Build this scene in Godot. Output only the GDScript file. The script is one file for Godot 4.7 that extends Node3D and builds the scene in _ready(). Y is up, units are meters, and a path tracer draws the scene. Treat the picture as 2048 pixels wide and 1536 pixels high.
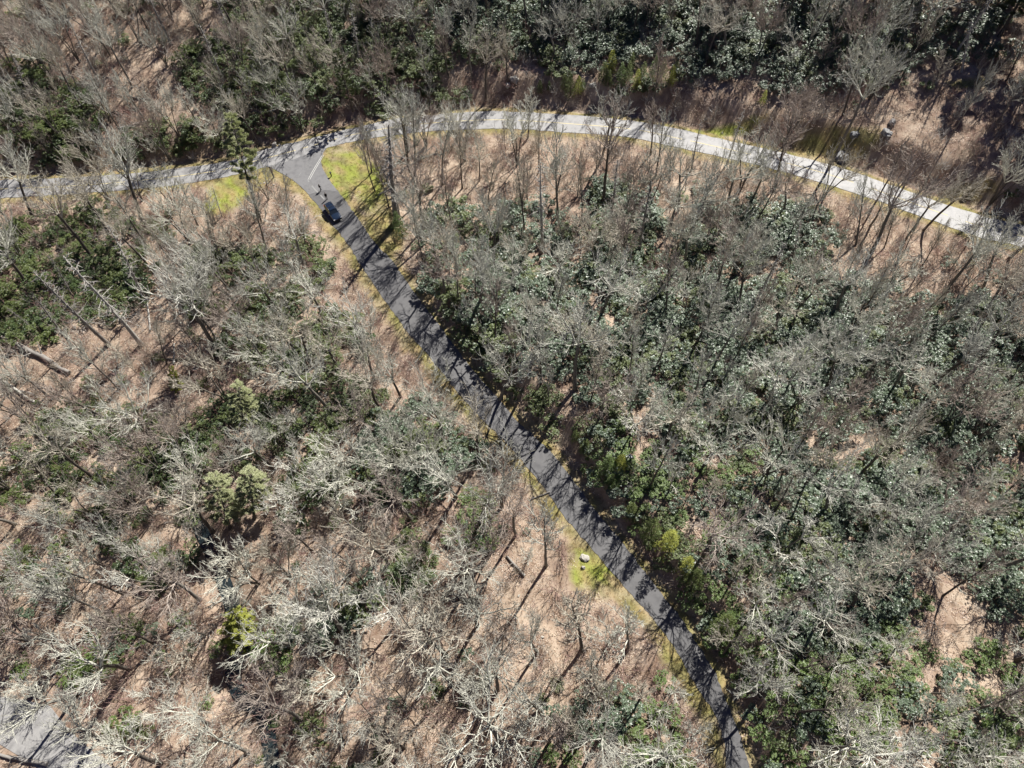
extends Node3D
# A wooded junction seen from about a hundred metres up: metres, y up, north is -z.

const ROAD_NORTH := [Vector2(-123.2, -120.4), Vector2(-106.1, -120.6), Vector2(-95.3, -120), Vector2(-84, -119.7), Vector2(-69.5, -120.4), Vector2(-58.7, -121.4), Vector2(-51.7, -123.9), Vector2(-46.8, -125.5), Vector2(-41.4, -126.7), Vector2(-37.2, -127.9), Vector2(-31.8, -129.3), Vector2(-27.4, -130.3), Vector2(-22.7, -131.5), Vector2(-13.2, -132), Vector2(-3.8, -132.2), Vector2(3.8, -131.4), Vector2(14.9, -129.3), Vector2(29.5, -125.9), Vector2(38.4, -122.6), Vector2(48.4, -117.9), Vector2(58.3, -113.4), Vector2(67.7, -108.8), Vector2(76.4, -103.1), Vector2(84.7, -97.4), Vector2(92.7, -92.2), Vector2(99.6, -89), Vector2(112.6, -81.8)]
const ROAD_SOUTH := [Vector2(-121.1, -114.7), Vector2(-104.4, -115), Vector2(-93.9, -114.9), Vector2(-82.9, -114.9), Vector2(-68.6, -115.4), Vector2(-58, -116.8), Vector2(-51, -118.5), Vector2(-44.1, -120.6), Vector2(-36.7, -123.4), Vector2(-31.5, -125.1), Vector2(-22.5, -126.3), Vector2(-13.3, -126.8), Vector2(-4, -126.5), Vector2(3.5, -125.8), Vector2(14.4, -123.7), Vector2(28.8, -120.6), Vector2(37.4, -116.8), Vector2(47.3, -112.7), Vector2(56.9, -108.1), Vector2(66.1, -103), Vector2(74.6, -97.7), Vector2(82.8, -92), Vector2(90.6, -86.8), Vector2(97.4, -83.8), Vector2(110.1, -76.7)]
const DRIVE_WEST := [Vector2(-49.3, -119.4), Vector2(-47.3, -118.3), Vector2(-45.8, -117.1), Vector2(-44, -115.6), Vector2(-42.3, -114), Vector2(-40.5, -111.9), Vector2(-39.2, -110.1), Vector2(-38.1, -108.5), Vector2(-36.2, -105.5), Vector2(-34.5, -102.5), Vector2(-32.3, -99.2), Vector2(-29.5, -94.6), Vector2(-28.2, -91.8), Vector2(-25.4, -86.5), Vector2(-21.3, -79.4), Vector2(-18, -73.7), Vector2(-14.3, -68.6), Vector2(-11.3, -63.9), Vector2(-9.1, -60.3), Vector2(-5.7, -55.7), Vector2(-3, -52.3), Vector2(-0.6, -49.2), Vector2(3.2, -43.5), Vector2(6.6, -37.6), Vector2(9.3, -33.6), Vector2(11.7, -30), Vector2(15, -25.2), Vector2(17.5, -21.8), Vector2(19.8, -18), Vector2(21.3, -14.3), Vector2(22.3, -11.9), Vector2(23.9, -9), Vector2(24.4, -6.6), Vector2(24.6, -4.8), Vector2(24.3, -2.2), Vector2(23.4, 3.5)]
const DRIVE_EAST := [Vector2(-35.8, -124.6), Vector2(-36.8, -123.1), Vector2(-37.3, -121.6), Vector2(-37.4, -119.6), Vector2(-36.9, -117.5), Vector2(-36.1, -115.8), Vector2(-34.6, -112.8), Vector2(-33.1, -110.3), Vector2(-31.5, -107.6), Vector2(-29.9, -104.9), Vector2(-27.8, -101.1), Vector2(-25.4, -96.5), Vector2(-21.6, -91.2), Vector2(-19.2, -86.8), Vector2(-16.2, -81.3), Vector2(-13.7, -77.2), Vector2(-11.2, -72.9), Vector2(-8.9, -68.8), Vector2(-7.1, -65.7), Vector2(-4.3, -61.6), Vector2(-1.6, -57.7), Vector2(0.6, -54.3), Vector2(3.4, -50.9), Vector2(5.4, -48.5), Vector2(7.9, -44.7), Vector2(10.9, -39.2), Vector2(13.3, -35.3), Vector2(15.9, -31.3), Vector2(17.9, -27.7), Vector2(20.2, -23.7), Vector2(22.3, -20.2), Vector2(23.3, -17.8), Vector2(24.3, -15.6), Vector2(25.2, -13.5), Vector2(25.7, -10.9), Vector2(26.5, -7.4), Vector2(27.1, -4.1), Vector2(27.2, -2), Vector2(26.7, 3.7)]
const LANE := [Vector2(-83.7, -19.9), Vector2(-74.2, -16.8), Vector2(-70.1, -16), Vector2(-66.7, -15.1), Vector2(-64.1, -12.6), Vector2(-61, -10.2), Vector2(-56.2, -6.9), Vector2(-48, -0.6), Vector2(-46.8, 5.8), Vector2(-60.3, -3.5), Vector2(-65.6, -7.2), Vector2(-72.3, -10.7), Vector2(-81.7, -14.3)]
const CREEK := [Vector2(-54.2, -45.7), Vector2(-51.5, -41.3), Vector2(-49.3, -37.9), Vector2(-46.8, -33.8), Vector2(-44.6, -29.6), Vector2(-42.6, -25.1), Vector2(-41.3, -21.5), Vector2(-42.4, -18.6), Vector2(-40.5, -14.6), Vector2(-37.4, -12.8), Vector2(-35.7, -7.8), Vector2(-33.8, 0.2)]
# kind (o spreading, m slender, d dead, p pine, h young conifer), x, z, height, lean x, lean z, width
const PLACED := [
	["o", -72.2, -104.9, 21.8, 4.4, -2.8, 1.1],
	["o", -78.5, -102.3, 17, 2.3, -1.7, 1.0],
	["p", -48.7, -104.7, 24, 2.5, -1.1, 0.9],
	["d", -56.5, -105.7, 7.8, 1.1, -0.6, 1.0],
	["m", -60.9, -103.5, 10.7, 1.1, -0.6, 1.2],
	["o", -80.6, -96.7, 21.1, 1.2, -1, 1.0],
	["m", -70.3, -98.9, 15.8, -0.4, 0.3, 1.0],
	["o", -94.9, -107.4, 16.9, 3.7, -3.7, 1.0],
	["m", -48, -103, 11.7, 1.5, -0.7, 1.0],
	["m", -46.2, -95.9, 17.2, 2, -0.9, 1.0],
	["m", -41.8, -99, 13.7, 2.5, -1, 1.0],
	["m", -38.4, -95.1, 10.1, 1.5, -0.6, 1.0],
	["d", -97.8, -132.4, 15.8, 2.9, -2, 1.0],
	["d", -90, -139.2, 10.7, 0.9, -0.6, 1.0],
	["d", -58.8, -140.4, 13, -0.3, 0.1, 1.0],
	["m", -49.9, -138.1, 14.5, 3.2, -1.3, 1.0],
	["d", -34.8, -146.5, 12.3, 0.2, -0.1, 1.0],
	["m", -94, -137.3, 6.3, 0.9, -0.6, 1.0],
	["d", -104.3, -138.8, 8.8, 1.1, -0.8, 1.0],
	["m", -82.2, -145.4, 7.9, 1.7, -0.9, 1.0],
	["d", -79.9, -146.2, 6.6, 0.7, -0.4, 1.0],
	["d", -20.8, -100.8, 24, 1.1, -0.2, 1.5],
	["d", -20.4, -102.5, 14.4, 0.7, -0.1, 1.3],
	["m", -17.3, -113.8, 19.5, 2.3, -0.3, 1.1],
	["m", -18.7, -117.1, 18.1, -0.7, 0.1, 1.1],
	["m", -26.4, -115.3, 13.9, 1.4, -0.3, 0.8],
	["m", -11.5, -110.4, 16, 1.6, -0.1, 1.0],
	["m", -7.5, -109, 16, 1.4, -0.1, 0.9],
	["o", -3.9, -110.7, 10, 1, 0, 0.7],
	["m", 4.3, -94.1, 18.9, -0.2, 0, 1.0],
	["d", 7.3, -89.9, 22, 0.4, 0, 1.0],
	["m", 11, -98, 22.3, -0.5, 0, 1.1],
	["m", 8.3, -111.4, 15.2, 0.6, 0, 0.7],
	["d", 15.7, -104.5, 9.7, 0, 0, 1.0],
	["m", 20.8, -102.1, 24, -2.3, -0.4, 1.45],
	["d", 21.2, -95.6, 17.2, -0.1, 0, 1.0],
	["m", 32.4, -109.1, 15.8, -0.6, -0.2, 1.0],
	["m", 34.9, -107, 10.3, -0.6, -0.2, 0.9],
	["d", 25.7, -88.1, 19.6, -0.3, -0.1, 1.0],
	["m", 37.4, -103.8, 8.2, -0.7, -0.3, 0.7],
	["d", 26.4, -106.3, 8.9, -0.5, -0.1, 0.7],
	["m", -4.4, -139.6, 15.6, 0, 0, 1.0],
	["d", -29.3, -144.6, 13.5, 1.6, -0.3, 1.0],
	["m", 40.9, -145.4, 9.5, -1.2, -0.3, 1.0],
	["m", 1.9, -119.4, 8.3, 0.2, 0, 0.7],
	["m", 16.2, -113.5, 7.7, -0.3, 0, 0.7],
	["m", 42.4, -103.8, 10, -0.9, -0.3, 0.8],
	["o", 70.4, -111.7, 24, -0.1, -0.1, 0.9],
	["m", 55.5, -103.6, 19, -3.1, -1.5, 1.4],
	["d", 47.4, -110.8, 13.4, 0, 0, 1.0],
	["d", 39.7, -109.5, 12.3, -0.2, -0.1, 1.0],
	["d", 46.3, -110.9, 5.3, -0.2, -0.1, 0.8],
	["o", 59.6, -92.2, 10.2, -1.8, -1.1, 0.8],
	["m", 66.6, -86.9, 15, -3.3, -2.7, 1.0],
	["o", 68.4, -84.1, 24, -1, -0.8, 1.0],
	["m", 71.8, -85.9, 11.1, -1.8, -1.5, 0.8],
	["m", 86, -83.9, 10.3, -0.8, -0.8, 0.7],
	["o", 85.7, -74.3, 16.7, -1.6, -1.8, 0.9],
	["d", 46.5, -77.2, 14.2, 0.1, 0.1, 1.0],
	["d", 54.3, -84.6, 10.3, -1.7, -1, 1.0],
	["d", 96.5, -123.8, 11.1, -2.4, -2.1, 1.3],
	["m", 73.8, -82.8, 11, -1, -0.9, 0.7],
	["m", 76.6, -80.2, 12.2, -1, -1, 0.7],
	["m", 62.4, -79, 11.1, -1.3, -1, 0.7],
	["d", -72.4, -75.5, 21.6, -0.3, 0.3, 1.1],
	["d", -79, -75.7, 14.4, 0.9, -0.9, 1.0],
	["d", -66.4, -75, 24, 0.4, -0.3, 1.1],
	["d", -67.4, -84.7, 19.3, 2.1, -1.6, 1.0],
	["o", -52.8, -73.6, 24, -0.6, 0.4, 1.0],
	["m", -52, -73.9, 22.1, 0.1, -0.1, 0.9],
	["m", -60.9, -70.5, 11, 2.1, -1.7, 0.9],
	["m", -54.7, -72, 11.6, 0.2, -0.2, 0.8],
	["d", -47, -81.1, 10.7, 0.4, -0.2, 1.0],
	["d", -81.4, -86.5, 11.4, 1.3, -1.2, 0.8],
	["d", -87.2, -80.1, 8.3, -0.4, 0.5, 0.8],
	["p", -57.9, -64, 7.3, 1.6, -1.6, 0.8],
	["p", -45, -55.3, 13.7, 3, -2.2, 1.0],
	["p", -45.3, -39.1, 13.9, 3.1, -3.1, 1.1],
	["p", -41.6, -40.5, 13, 2.9, -2.9, 1.2],
	["p", -41, -21.5, 10, 2.2, -2.2, 1.35],
	["m", 3.3, -30.1, 24, -0.5, 0, 1.0],
	["o", 0.9, -17.7, 22.2, -1.6, 0.1, 0.6],
	["o", -20.2, -31.5, 19, 0.7, -0.4, 1.0],
	["o", -11.9, -18.3, 23.7, 0, 0, 1.15],
	["o", -11, -14.5, 17.6, 0, 0, 0.9],
	["o", -4.8, -6.9, 24, -0.2, 0.1, 1.1],
	["m", 1.6, -8.6, 24, -2.3, 0.2, 0.9],
	["m", 1.8, -6.5, 24, -0.6, -0.1, 0.9],
	["m", 8, -12, 19.3, -1.7, -0.8, 0.8],
	["m", 7.3, -17.7, 24, -1.3, -0.4, 1.2],
	["m", 9.4, -10.1, 24, -0.8, -0.6, 0.9],
	["m", 13.7, -17.5, 17.3, -1.3, -0.9, 1.1],
	["m", 5.5, -6.3, 24, -2.4, -1, 0.8],
	["o", 14.5, -3.1, 18.1, -0.7, -2, 1.0],
	["o", 8.1, -6.4, 22.9, -0.9, -0.9, 0.8],
	["o", 26.6, -29.8, 14.6, -0.9, -0.8, 1.1],
	["o", 45.3, -34, 14.4, -1, -1.2, 1.1],
	["o", 38.9, -1.5, 12.8, -0.6, -2.8, 1.25],
	["o", 30.1, -10.3, 11.1, -0.7, -1.8, 1.0],
	["o", 26.6, -15.8, 10.2, -0.3, -0.4, 0.8],
	["o", 44.6, -20.2, 11.7, -0.9, -1.7, 1.1],
	["o", 47.1, -12.8, 8.1, -0.8, -1.8, 0.9],
	["o", 38.1, -17.2, 12.9, -1.2, -2.3, 1.0],
	["o", 29.8, -19.7, 11.8, -0.8, -1.2, 0.9],
	["o", -2.2, -58.7, 15.3, 1.5, 0, 1.0],
	["o", -11.7, -80.1, 13.1, 2.8, -0.3, 1.0],
	["o", 10.3, -57.8, 20.8, -1.6, -0.2, 1.1],
	["m", 27.8, -71.8, 18.2, -1.1, -0.4, 1.0],
	["o", -26.3, -21.9, 17.9, 1.7, -1.7, 1.0],
	["o", -58.7, -10.4, 13.7, 0.5, -2.3, 1.0],
	["o", -22.6, -58.3, 16.7, -1.2, 0.5, 1.0],
	["o", -48.3, -39.1, 17.5, 0.8, -1, 1.1],
	["o", -58.1, -53.5, 17.6, -0.2, 0.3, 1.1],
	["m", -56.7, -34.1, 18.6, 0.3, -0.5, 0.8],
	["m", -59.6, -29.8, 19.9, 0, 0, 0.8],
	["m", -53.6, -22.3, 18.6, 0.6, -1.3, 0.8],
	["m", -62.8, -27.8, 18.7, 0, 0, 0.8],
	["p", -31.2, -134.1, 15, 0, 0, 0.8],
	["h", 10.6, -135.3, 3.3, 0, 0, 1.0],
	["h", 12.6, -135.5, 2.3, 0, 0, 1.0],
	["h", 17.1, -133.8, 5.8, 0, 0, 1.0],
	["h", 18.9, -133.9, 4.5, 0, 0, 1.0],
	["h", 15.9, -135.2, 3.8, 0, 0, 1.0],
	["h", 19.9, -134.3, 3, 0, 0, 1.0],
	["h", 24.3, -134.7, 4.9, 0, 0, 1.0],
	["h", 26.2, -136.1, 5.8, 0, 0, 1.0],
	["h", 25.4, -133.7, 4.2, 0, 0, 1.0],
	["h", 28, -133.5, 5.4, 0, 0, 1.0],
	["h", 29.7, -133.8, 4.9, 0, 0, 1.0],
	["h", 31.4, -132.4, 4.7, 0, 0, 1.0],
	["h", 32.9, -133.9, 4.1, 0, 0, 1.0],
	["h", 34.3, -132.4, 5.3, 0, 0, 1.0],
	["h", 36.7, -132.6, 5.3, 0, 0, 1.0],
	["h", 38.5, -131.4, 4.9, 0, 0, 1.0],
	["h", 39.9, -134, 3.6, 0, 0, 1.0],
	["h", 35.8, -136, 3.6, 0, 0, 1.0],
	["h", 30.7, -136.8, 4.1, 0, 0, 1.0],
	["h", 56.7, -123.9, 3.4, 0, 0, 1.0],
	["h", 50.7, -130.8, 1.9, 0, 0, 1.0],
	["h", 13.7, -43.1, 6.3, -0.1, 0, 1.0],
	["h", 19.1, -32.9, 7.1, -0.3, -0.2, 1.0],
	["h", 21.2, -30.7, 7.1, -0.3, -0.2, 1.0],
	["h", 16.7, -36.2, 5.4, -0.2, -0.1, 1.0],
	["h", 14.1, -41.2, 4.7, -0.1, 0, 1.0],
	["h", 24, -25.3, 6.6, -0.4, -0.3, 1.0],
	["h", 23.3, -27.4, 5.2, -0.3, -0.2, 1.0],
	["h", 26.8, -18.3, 8, -0.5, -0.8, 1.0],
	["h", 27.6, -19.4, 5.3, -0.4, -0.5, 1.0],
	["h", 10.9, -47.3, 4.7, 0, 0, 1.0],
	["h", 15.8, -43.5, 4.7, -0.1, 0, 1.0],
	["h", 9.5, -49.6, 3.6, 0, 0, 1.0],
	["h", -19.5, -97.3, 6.5, -0.4, 0.1, 1.0],
	["h", -21.1, -99.4, 4.3, -0.3, 0.1, 1.0],
	["p", 112.4, -113.6, 24, 0, 0, 1.2],
	["p", 114.1, -110.3, 24, 0, 0, 1.2],
	["p", 111.1, -123.7, 24, 0, 0, 1.2],
	["p", 113.1, -141.9, 24, 0, 0, 1.2],
	["p", 85.6, -150, 24, 0, 0, 1.2],
	["p", 74.6, -153.7, 24, 0, 0, 1.2],
	["p", 95, -145.7, 24, 0, 0, 1.2],
	["p", 104.9, -144.7, 24, 0, 0, 1.2],
	["p", 59.8, -156.8, 24, 0, 0, 1.2],
	["p", 43.6, -160.7, 24, 0, 0, 1.2],
	["p", 24.4, -163.7, 24, 0, 0, 1.2],
	["p", 106.1, -131.3, 24, 0, 0, 1.2],
	["p", 3.6, -167.2, 24, 0, 0, 1.2],
	["p", -17.5, -169, 24, 0, 0, 1.2],
]
# evergreen thickets: x, z, radius across, radius along, density, tone
const THICKETS := [
	[-37.1, -153.9, 11.3, 8.6, 0.8, 0],
	[2.9, -155.6, 13.8, 7.2, 0.8, 1],
	[24.4, -141.7, 8.8, 4.1, 0.8, 1],
	[80.8, -129.1, 7.8, 5.2, 0.6, 1],
	[101.9, -133.7, 8.5, 8, 0.5, 1],
	[47.8, -136.6, 8.4, 5.4, 0.7, 1],
	[-8.5, -158.1, 17.3, 7.3, 0.8, 0],
	[2.4, -145.9, 6.8, 5.5, 0.5, 0],
	[29, -132, 21.1, 0.9, 0.4, 0],
	[-18, -144.8, 9, 6.9, 0.6, 0],
	[-29.2, -138.6, 9.9, 5.4, 0.7, 0],
	[16.7, -142.7, 6.7, 5.5, 0.7, 0],
	[67.5, -129, 10, 3.9, 0.6, 1],
	[-10.4, -77.8, 3.2, 3.2, 0.8, 0],
	[-6.1, -69.9, 3, 3.1, 0.8, 0],
	[-1.2, -62.3, 3.7, 2.9, 0.8, 0],
	[4.3, -54.9, 3.4, 2.7, 0.8, 0],
	[21.7, -25.8, 1.9, 3.2, 0.9, 2],
	[25.2, -17.3, 1.3, 3.3, 0.9, 2],
	[28.1, -10, 1.4, 3.7, 1, 2],
	[29.5, -4.5, 1.3, 3.5, 1, 2],
	[-46.9, -130.6, 8.5, 2, 0.9, 0],
	[-31.8, -133.8, 6.5, 1.5, 0.8, 0],
	[-15.2, -135.8, 8.9, 1.5, 0.8, 0],
	[-60.7, -125, 4.1, 2.1, 0.9, 0],
	[-1.9, -151.9, 6.9, 8.5, 0.5, 0],
	[-87.3, -94.3, 16, 15.4, 0.7, 0],
	[-90.2, -87.2, 6.8, 7.8, 0.7, 0],
	[-72.3, -88.1, 3.9, 6.4, 1, 0],
	[-96.9, -132.7, 9.9, 7.9, 0.9, 0],
	[-103.7, -141.1, 6.8, 6.8, 0.5, 0],
	[-71.1, -126, 9.4, 2.4, 0.9, 0],
	[-90, -126.6, 6.4, 4.3, 0.8, 0],
	[-96, -124.7, 5.4, 2.3, 1, 0],
	[-62, -143.3, 6.5, 6.9, 0.9, 0],
	[-55.4, -140.6, 8.7, 8.2, 1, 0],
	[-42.6, -149.8, 15.7, 12.8, 0.9, 0],
	[-47.5, -159.8, 12.5, 5.8, 0.7, 0],
	[-31.4, -149.6, 11.3, 12.8, 0.9, 0],
	[-24.7, -141.2, 7.8, 8.2, 0.6, 0],
	[-14.4, -152.9, 11.4, 10, 0.5, 0],
	[-40.1, -134.2, 11.7, 4.7, 0.5, 0],
	[-14.9, -138.7, 6.7, 4.6, 0.5, 0],
	[17.3, -149.5, 13.4, 8.5, 0.8, 1],
	[36.3, -148.3, 16.4, 8.4, 1, 1],
	[52.2, -144, 12.7, 9.8, 1, 1],
	[64.2, -139, 11.3, 9.5, 1, 1],
	[75, -135.5, 9, 9.4, 0.9, 1],
	[85.8, -137.4, 9.8, 8.1, 0.6, 1],
	[95.3, -131.2, 3.8, 5.3, 0.7, 2],
	[-68.8, -104.3, 3.1, 2.8, 0.6, 0],
	[36.1, -155.4, 27.4, 5.7, 0.8, 1],
	[-10.2, -95.2, 5.9, 8, 0.4, 1],
	[-3.8, -77.5, 9.8, 12.7, 0.7, 1],
	[5.5, -95.1, 7.8, 6.6, 0.5, 1],
	[23.4, -97.4, 5.9, 9.6, 1, 1],
	[30.4, -86.4, 11.3, 9, 0.6, 1],
	[45.8, -91.5, 8.5, 7.9, 0.6, 1],
	[56.8, -89.2, 6.6, 7.9, 0.8, 1],
	[16.5, -74.2, 10.8, 11.5, 0.6, 1],
	[33.8, -70.6, 13.4, 10.8, 0.7, 1],
	[51.9, -70.9, 12.2, 9.2, 0.7, 1],
	[66.9, -67.5, 11.1, 9.1, 0.7, 1],
	[79.8, -62.2, 9.2, 10, 0.6, 1],
	[34.7, -54.8, 12.7, 9.4, 0.7, 1],
	[56.4, -56.1, 12.3, 8.2, 0.6, 1],
	[70.4, -48.4, 11.1, 8.8, 0.6, 1],
	[18.8, -59.2, 9.2, 8.4, 0.6, 1],
	[6.9, -66, 6.8, 6.3, 0.5, 1],
	[-4.9, -73.4, 5.3, 5.4, 0.9, 0],
	[-2.3, -70.9, 5.2, 5.4, 0.9, 0],
	[13.1, -46.8, 4.7, 4.3, 1, 2],
	[18.6, -41.3, 5.3, 5.1, 1, 2],
	[19.2, -35.1, 4.3, 3.7, 1, 2],
	[23.8, -27.3, 2.7, 3.4, 1, 2],
	[26.8, -19.9, 1.2, 1.8, 1, 2],
	[28.1, -43.1, 7.8, 6.2, 0.8, 2],
	[39.1, -36.8, 10.1, 7.9, 0.7, 1],
	[53.6, -35.5, 11.7, 8, 0.7, 1],
	[67.9, -35.7, 8.2, 7.9, 0.7, 1],
	[31.4, -23.7, 9.1, 8.1, 0.8, 2],
	[44.1, -23, 9.5, 7.6, 0.8, 1],
	[43, -14.9, 8.3, 6.2, 0.9, 2],
	[32.1, -9.4, 7.7, 7.6, 0.9, 2],
	[35.9, -4.5, 9.5, 4.8, 0.8, 2],
	[49.9, -5.4, 10.1, 5.7, 0.6, 2],
	[60.8, -6.6, 5.5, 8, 0.6, 2],
	[67, -24.2, 5.8, 6.4, 0.6, 1],
	[54.4, -13.4, 2.1, 1.5, 0.9, 2],
	[-53.3, -88.9, 7.8, 9, 0.5, 0],
	[-37.4, -92.5, 5.9, 7.8, 0.3, 0],
	[-41.5, -76.3, 9.2, 8.1, 0.5, 0],
	[-30.3, -73.2, 5.4, 6.7, 0.4, 0],
	[-71.7, -58.2, 7.8, 5.1, 0.6, 0],
	[-48.4, -55.5, 7.6, 5.9, 0.9, 0],
	[-60.6, -53.7, 6.8, 4.8, 0.4, 0],
	[-32.6, -57.2, 9.3, 7.9, 0.6, 0],
	[-15.7, -50.4, 9, 7.4, 0.8, 1],
	[-22.1, -45.5, 7.2, 5.3, 0.5, 0],
	[-6.4, -36.9, 4.6, 4.1, 0.6, 2],
	[-16.3, -31.4, 3, 3.1, 0.8, 0],
	[-6.5, -32.3, 2.3, 2.3, 1, 2],
	[-34.7, -43, 7.2, 5.2, 0.4, 0],
	[-78, -50.5, 7.5, 4.8, 0.4, 0],
	[-74.2, -31.5, 6.1, 4.8, 0.3, 2],
	[-56.7, -23.2, 2.9, 2.2, 1, 2],
	[-63, -19.6, 2.9, 1.8, 1, 2],
	[-53.6, -11.9, 2.1, 1.6, 1, 2],
	[-35.5, -21.2, 3.6, 2.8, 0.8, 2],
	[-54.5, -34.8, 4.6, 4.1, 0.3, 0],
	[15.6, -5.9, 3.9, 3, 1, 2],
	[8.8, -9.3, 3.3, 2.5, 0.6, 1],
	[-25.7, -24.7, 5.8, 3.6, 0.4, 1],
	[4.4, -5.4, 2, 1.5, 0.8, 2],
	[-62.9, -45, 9.7, 5.4, 0.3, 0],
	[-69.3, -38.9, 7.9, 5.2, 0.25, 2],
]
# clearings in the canopy: x, z, radii, strength
const CLEARINGS := [
	[-34.7, -96, 4.5, 8, 1],
	[-30.4, -89.4, 3.9, 6.3, 1],
	[-79.9, -123.9, 26, 1.5, 0.75],
	[-40.1, -123.4, 6.6, 5.4, 0.8],
	[81, -106, 17.2, 5.3, 0.9],
	[69.1, -114.9, 9.2, 4.9, 0.85],
	[18.1, -132.7, 27.9, 1.8, 0.85],
	[49.3, -123.2, 13, 2.3, 0.9],
	[88.8, -97.3, 10.2, 2.7, 0.9],
	[-9.6, -135.7, 11.2, 1.7, 0.6],
	[-30.9, -115, 11.6, 12.4, 1],
	[-26.3, -104.6, 4.1, 8.5, 1],
	[-81.4, -86.5, 12.6, 14.4, 0.85],
	[-91.6, -106.4, 15.7, 5.9, 0.9],
	[-71.4, -107.3, 15.6, 6.6, 0.85],
	[26.7, -113.9, 25.7, 9.2, 0.7],
	[-32, -132.5, 6.8, 2.2, 0.9],
	[59.8, -100.8, 17.5, 6.4, 0.75],
	[-44.7, -106.3, 7.2, 7.2, 0.6],
	[-71.6, -139.8, 12, 10.8, 0.9],
	[-84.4, -76.5, 12.1, 8.4, 1],
	[-67, -80.7, 7.6, 9.8, 1],
	[0.4, -23, 7.9, 8, 1],
	[9.8, -23.8, 4.3, 4.3, 0.6],
	[54.1, -16.4, 8.7, 5, 1],
	[62.9, -18, 5.1, 3.7, 0.8],
	[32.3, -37.1, 4.6, 4.2, 0.6],
	[55.4, -47.6, 4.9, 3.9, 0.6],
	[13.1, -113.8, 34, 9.1, 0.7],
	[90.5, -109.4, 14.4, 10.9, 0.9],
	[7.7, -141.2, 8.9, 8.2, 0.7],
	[32.5, -135.2, 11.8, 8, 0.95],
	[-36.3, -102.8, 7.1, 8.4, 0.7],
	[-23.3, -79.3, 5.6, 7.1, 0.5],
	[-14.1, -63.6, 5.2, 6.2, 0.5],
	[54.3, -125, 15.1, 7.7, 0.9],
	[-51.2, -109.7, 9.4, 5.9, 0.7],
	[-89.2, -108.9, 15.8, 6, 0.6],
	[-46.6, -32.7, 3.8, 4, 0.9],
	[-41.3, -21.5, 2.9, 3.5, 0.9],
	[-4.5, -12, 5.4, 3.8, 0.4],
	[73.5, -111, 5.4, 5.4, 0.8],
	[71.1, -89.2, 14, 6.6, 0.6],
	[16.1, -38.8, 5.1, 4.3, 0.5],
	[21.4, -28.6, 3.9, 4.5, 0.5],
]
# grass: x, z, radii, tone (0 olive, 1 bright green, 2 straw)
const LAWNS := [
	[-31, -115.7, 4.8, 6.9, 1],
	[-26.5, -110.9, 3.1, 6.6, 1],
	[-24.1, -101.7, 2.5, 6.9, 0],
	[-34.4, -119, 2.7, 3.1, 1],
	[-52, -115.5, 4.8, 3.3, 0],
	[-55.7, -112.2, 4.2, 4.5, 1],
	[-57.3, -108.8, 3.1, 2.6, 1],
	[9.7, -28.9, 2.6, 3.8, 1],
	[8.9, -32, 2.2, 1.9, 2],
	[10.9, -26.6, 2.9, 1.8, 2],
	[49.1, -121, 7.6, 1.2, 1],
	[67.2, -113.8, 5.6, 2.4, 0],
	[72.6, -112.1, 5.4, 2.4, 0],
	[91.4, -97.5, 5, 1.6, 0],
	[97.4, -120.9, 4.6, 1.2, 0],
	[51.9, -135.6, 1.9, 1.1, 2],
	[22.8, -12.2, 2, 3.9, 0],
	[20.2, -16.9, 2.1, 3.4, 0],
	[-21, -96.1, 1.8, 3.3, 0],
]
# boulders: x, z, width, height over width, label
const ROCKS := [
	[9.1, -30.7, 1.56, 0.35, "large pale flat-topped boulder on the grass beside the driveway"],
	[8.7, -29.3, 0.67, 0.7, "small tan stone just below the large pale roadside boulder"],
	[71.1, -110.3, 3.39, 0.4, "mossy slab at the foot of the tall tree across the road"],
	[73.3, -113.3, 2.05, 0.6, "dark bluish boulder uphill of the mossy slab"],
	[78.9, -111.7, 2.26, 0.5, "big rounded grey boulder on the bank north of the road"],
	[80.5, -114.1, 1.89, 0.6, "dark boulder just behind the big rounded grey one"],
	[5, -138, 2.24, 0.6, "pale rock on the shaded road cutting"],
	[3.6, -137.4, 1.56, 0.6, "smaller pale rock beside the pale rock of the road cutting"],
	[22, -134.5, 1.53, 0.6, "pale rock among the young conifers on the road bank"],
	[43.8, -133.1, 2.33, 0.5, "low grey rock ledge east of the young conifers"],
	[-47.9, -125.6, 1.33, 0.7, "pale roadside boulder at the north edge near the junction"],
	[-46.7, -125.3, 0.77, 0.7, "little pale stone beside the junction boulder"],
	[-48.8, -114.3, 0.43, 0.6, "small white stone on the grass nearest the sign post"],
	[-46.8, -113.5, 0.53, 0.6, "small white stone between sign post and driveway"],
	[-47.5, -111.6, 0.42, 0.6, "small white stone lowest of three by the sign post"],
	[-1.1, -25.8, 0.44, 0.6, "small pale stone on bare litter west of the lone tree's shadow"],
	[1.9, -19.8, 0.50, 0.6, "small pale stone in litter below the lone tree"],
	[8.8, -19.3, 0.49, 0.6, "whitish stone in litter by the vase-shaped tree"],
	[11.7, -17.3, 0.42, 0.6, "small white stone east of the vase-shaped tree"],
	[-44.7, -21.2, 1.16, 0.5, "pale creek-bank rock below the bright yellow-green pine"],
	[-45.1, -20.3, 1.01, 0.5, "lowest pale rock on the creek bank"],
	[-44.1, -22.1, 0.87, 0.5, "upper pale rock on the creek bank"],
	[-41.3, -20.9, 0.65, 0.5, "wet dark rock in the white water"],
	[16.9, -42.6, 0.61, 0.6, "white rock beside the grey box in the shrubs"],
	[-48.6, -35.9, 0.93, 0.5, "grey rock in the dark shaded creek bed"],
	[-45.3, -31.8, 0.76, 0.5, "small grey rock midway along the shaded creek bed"],
]
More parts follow.
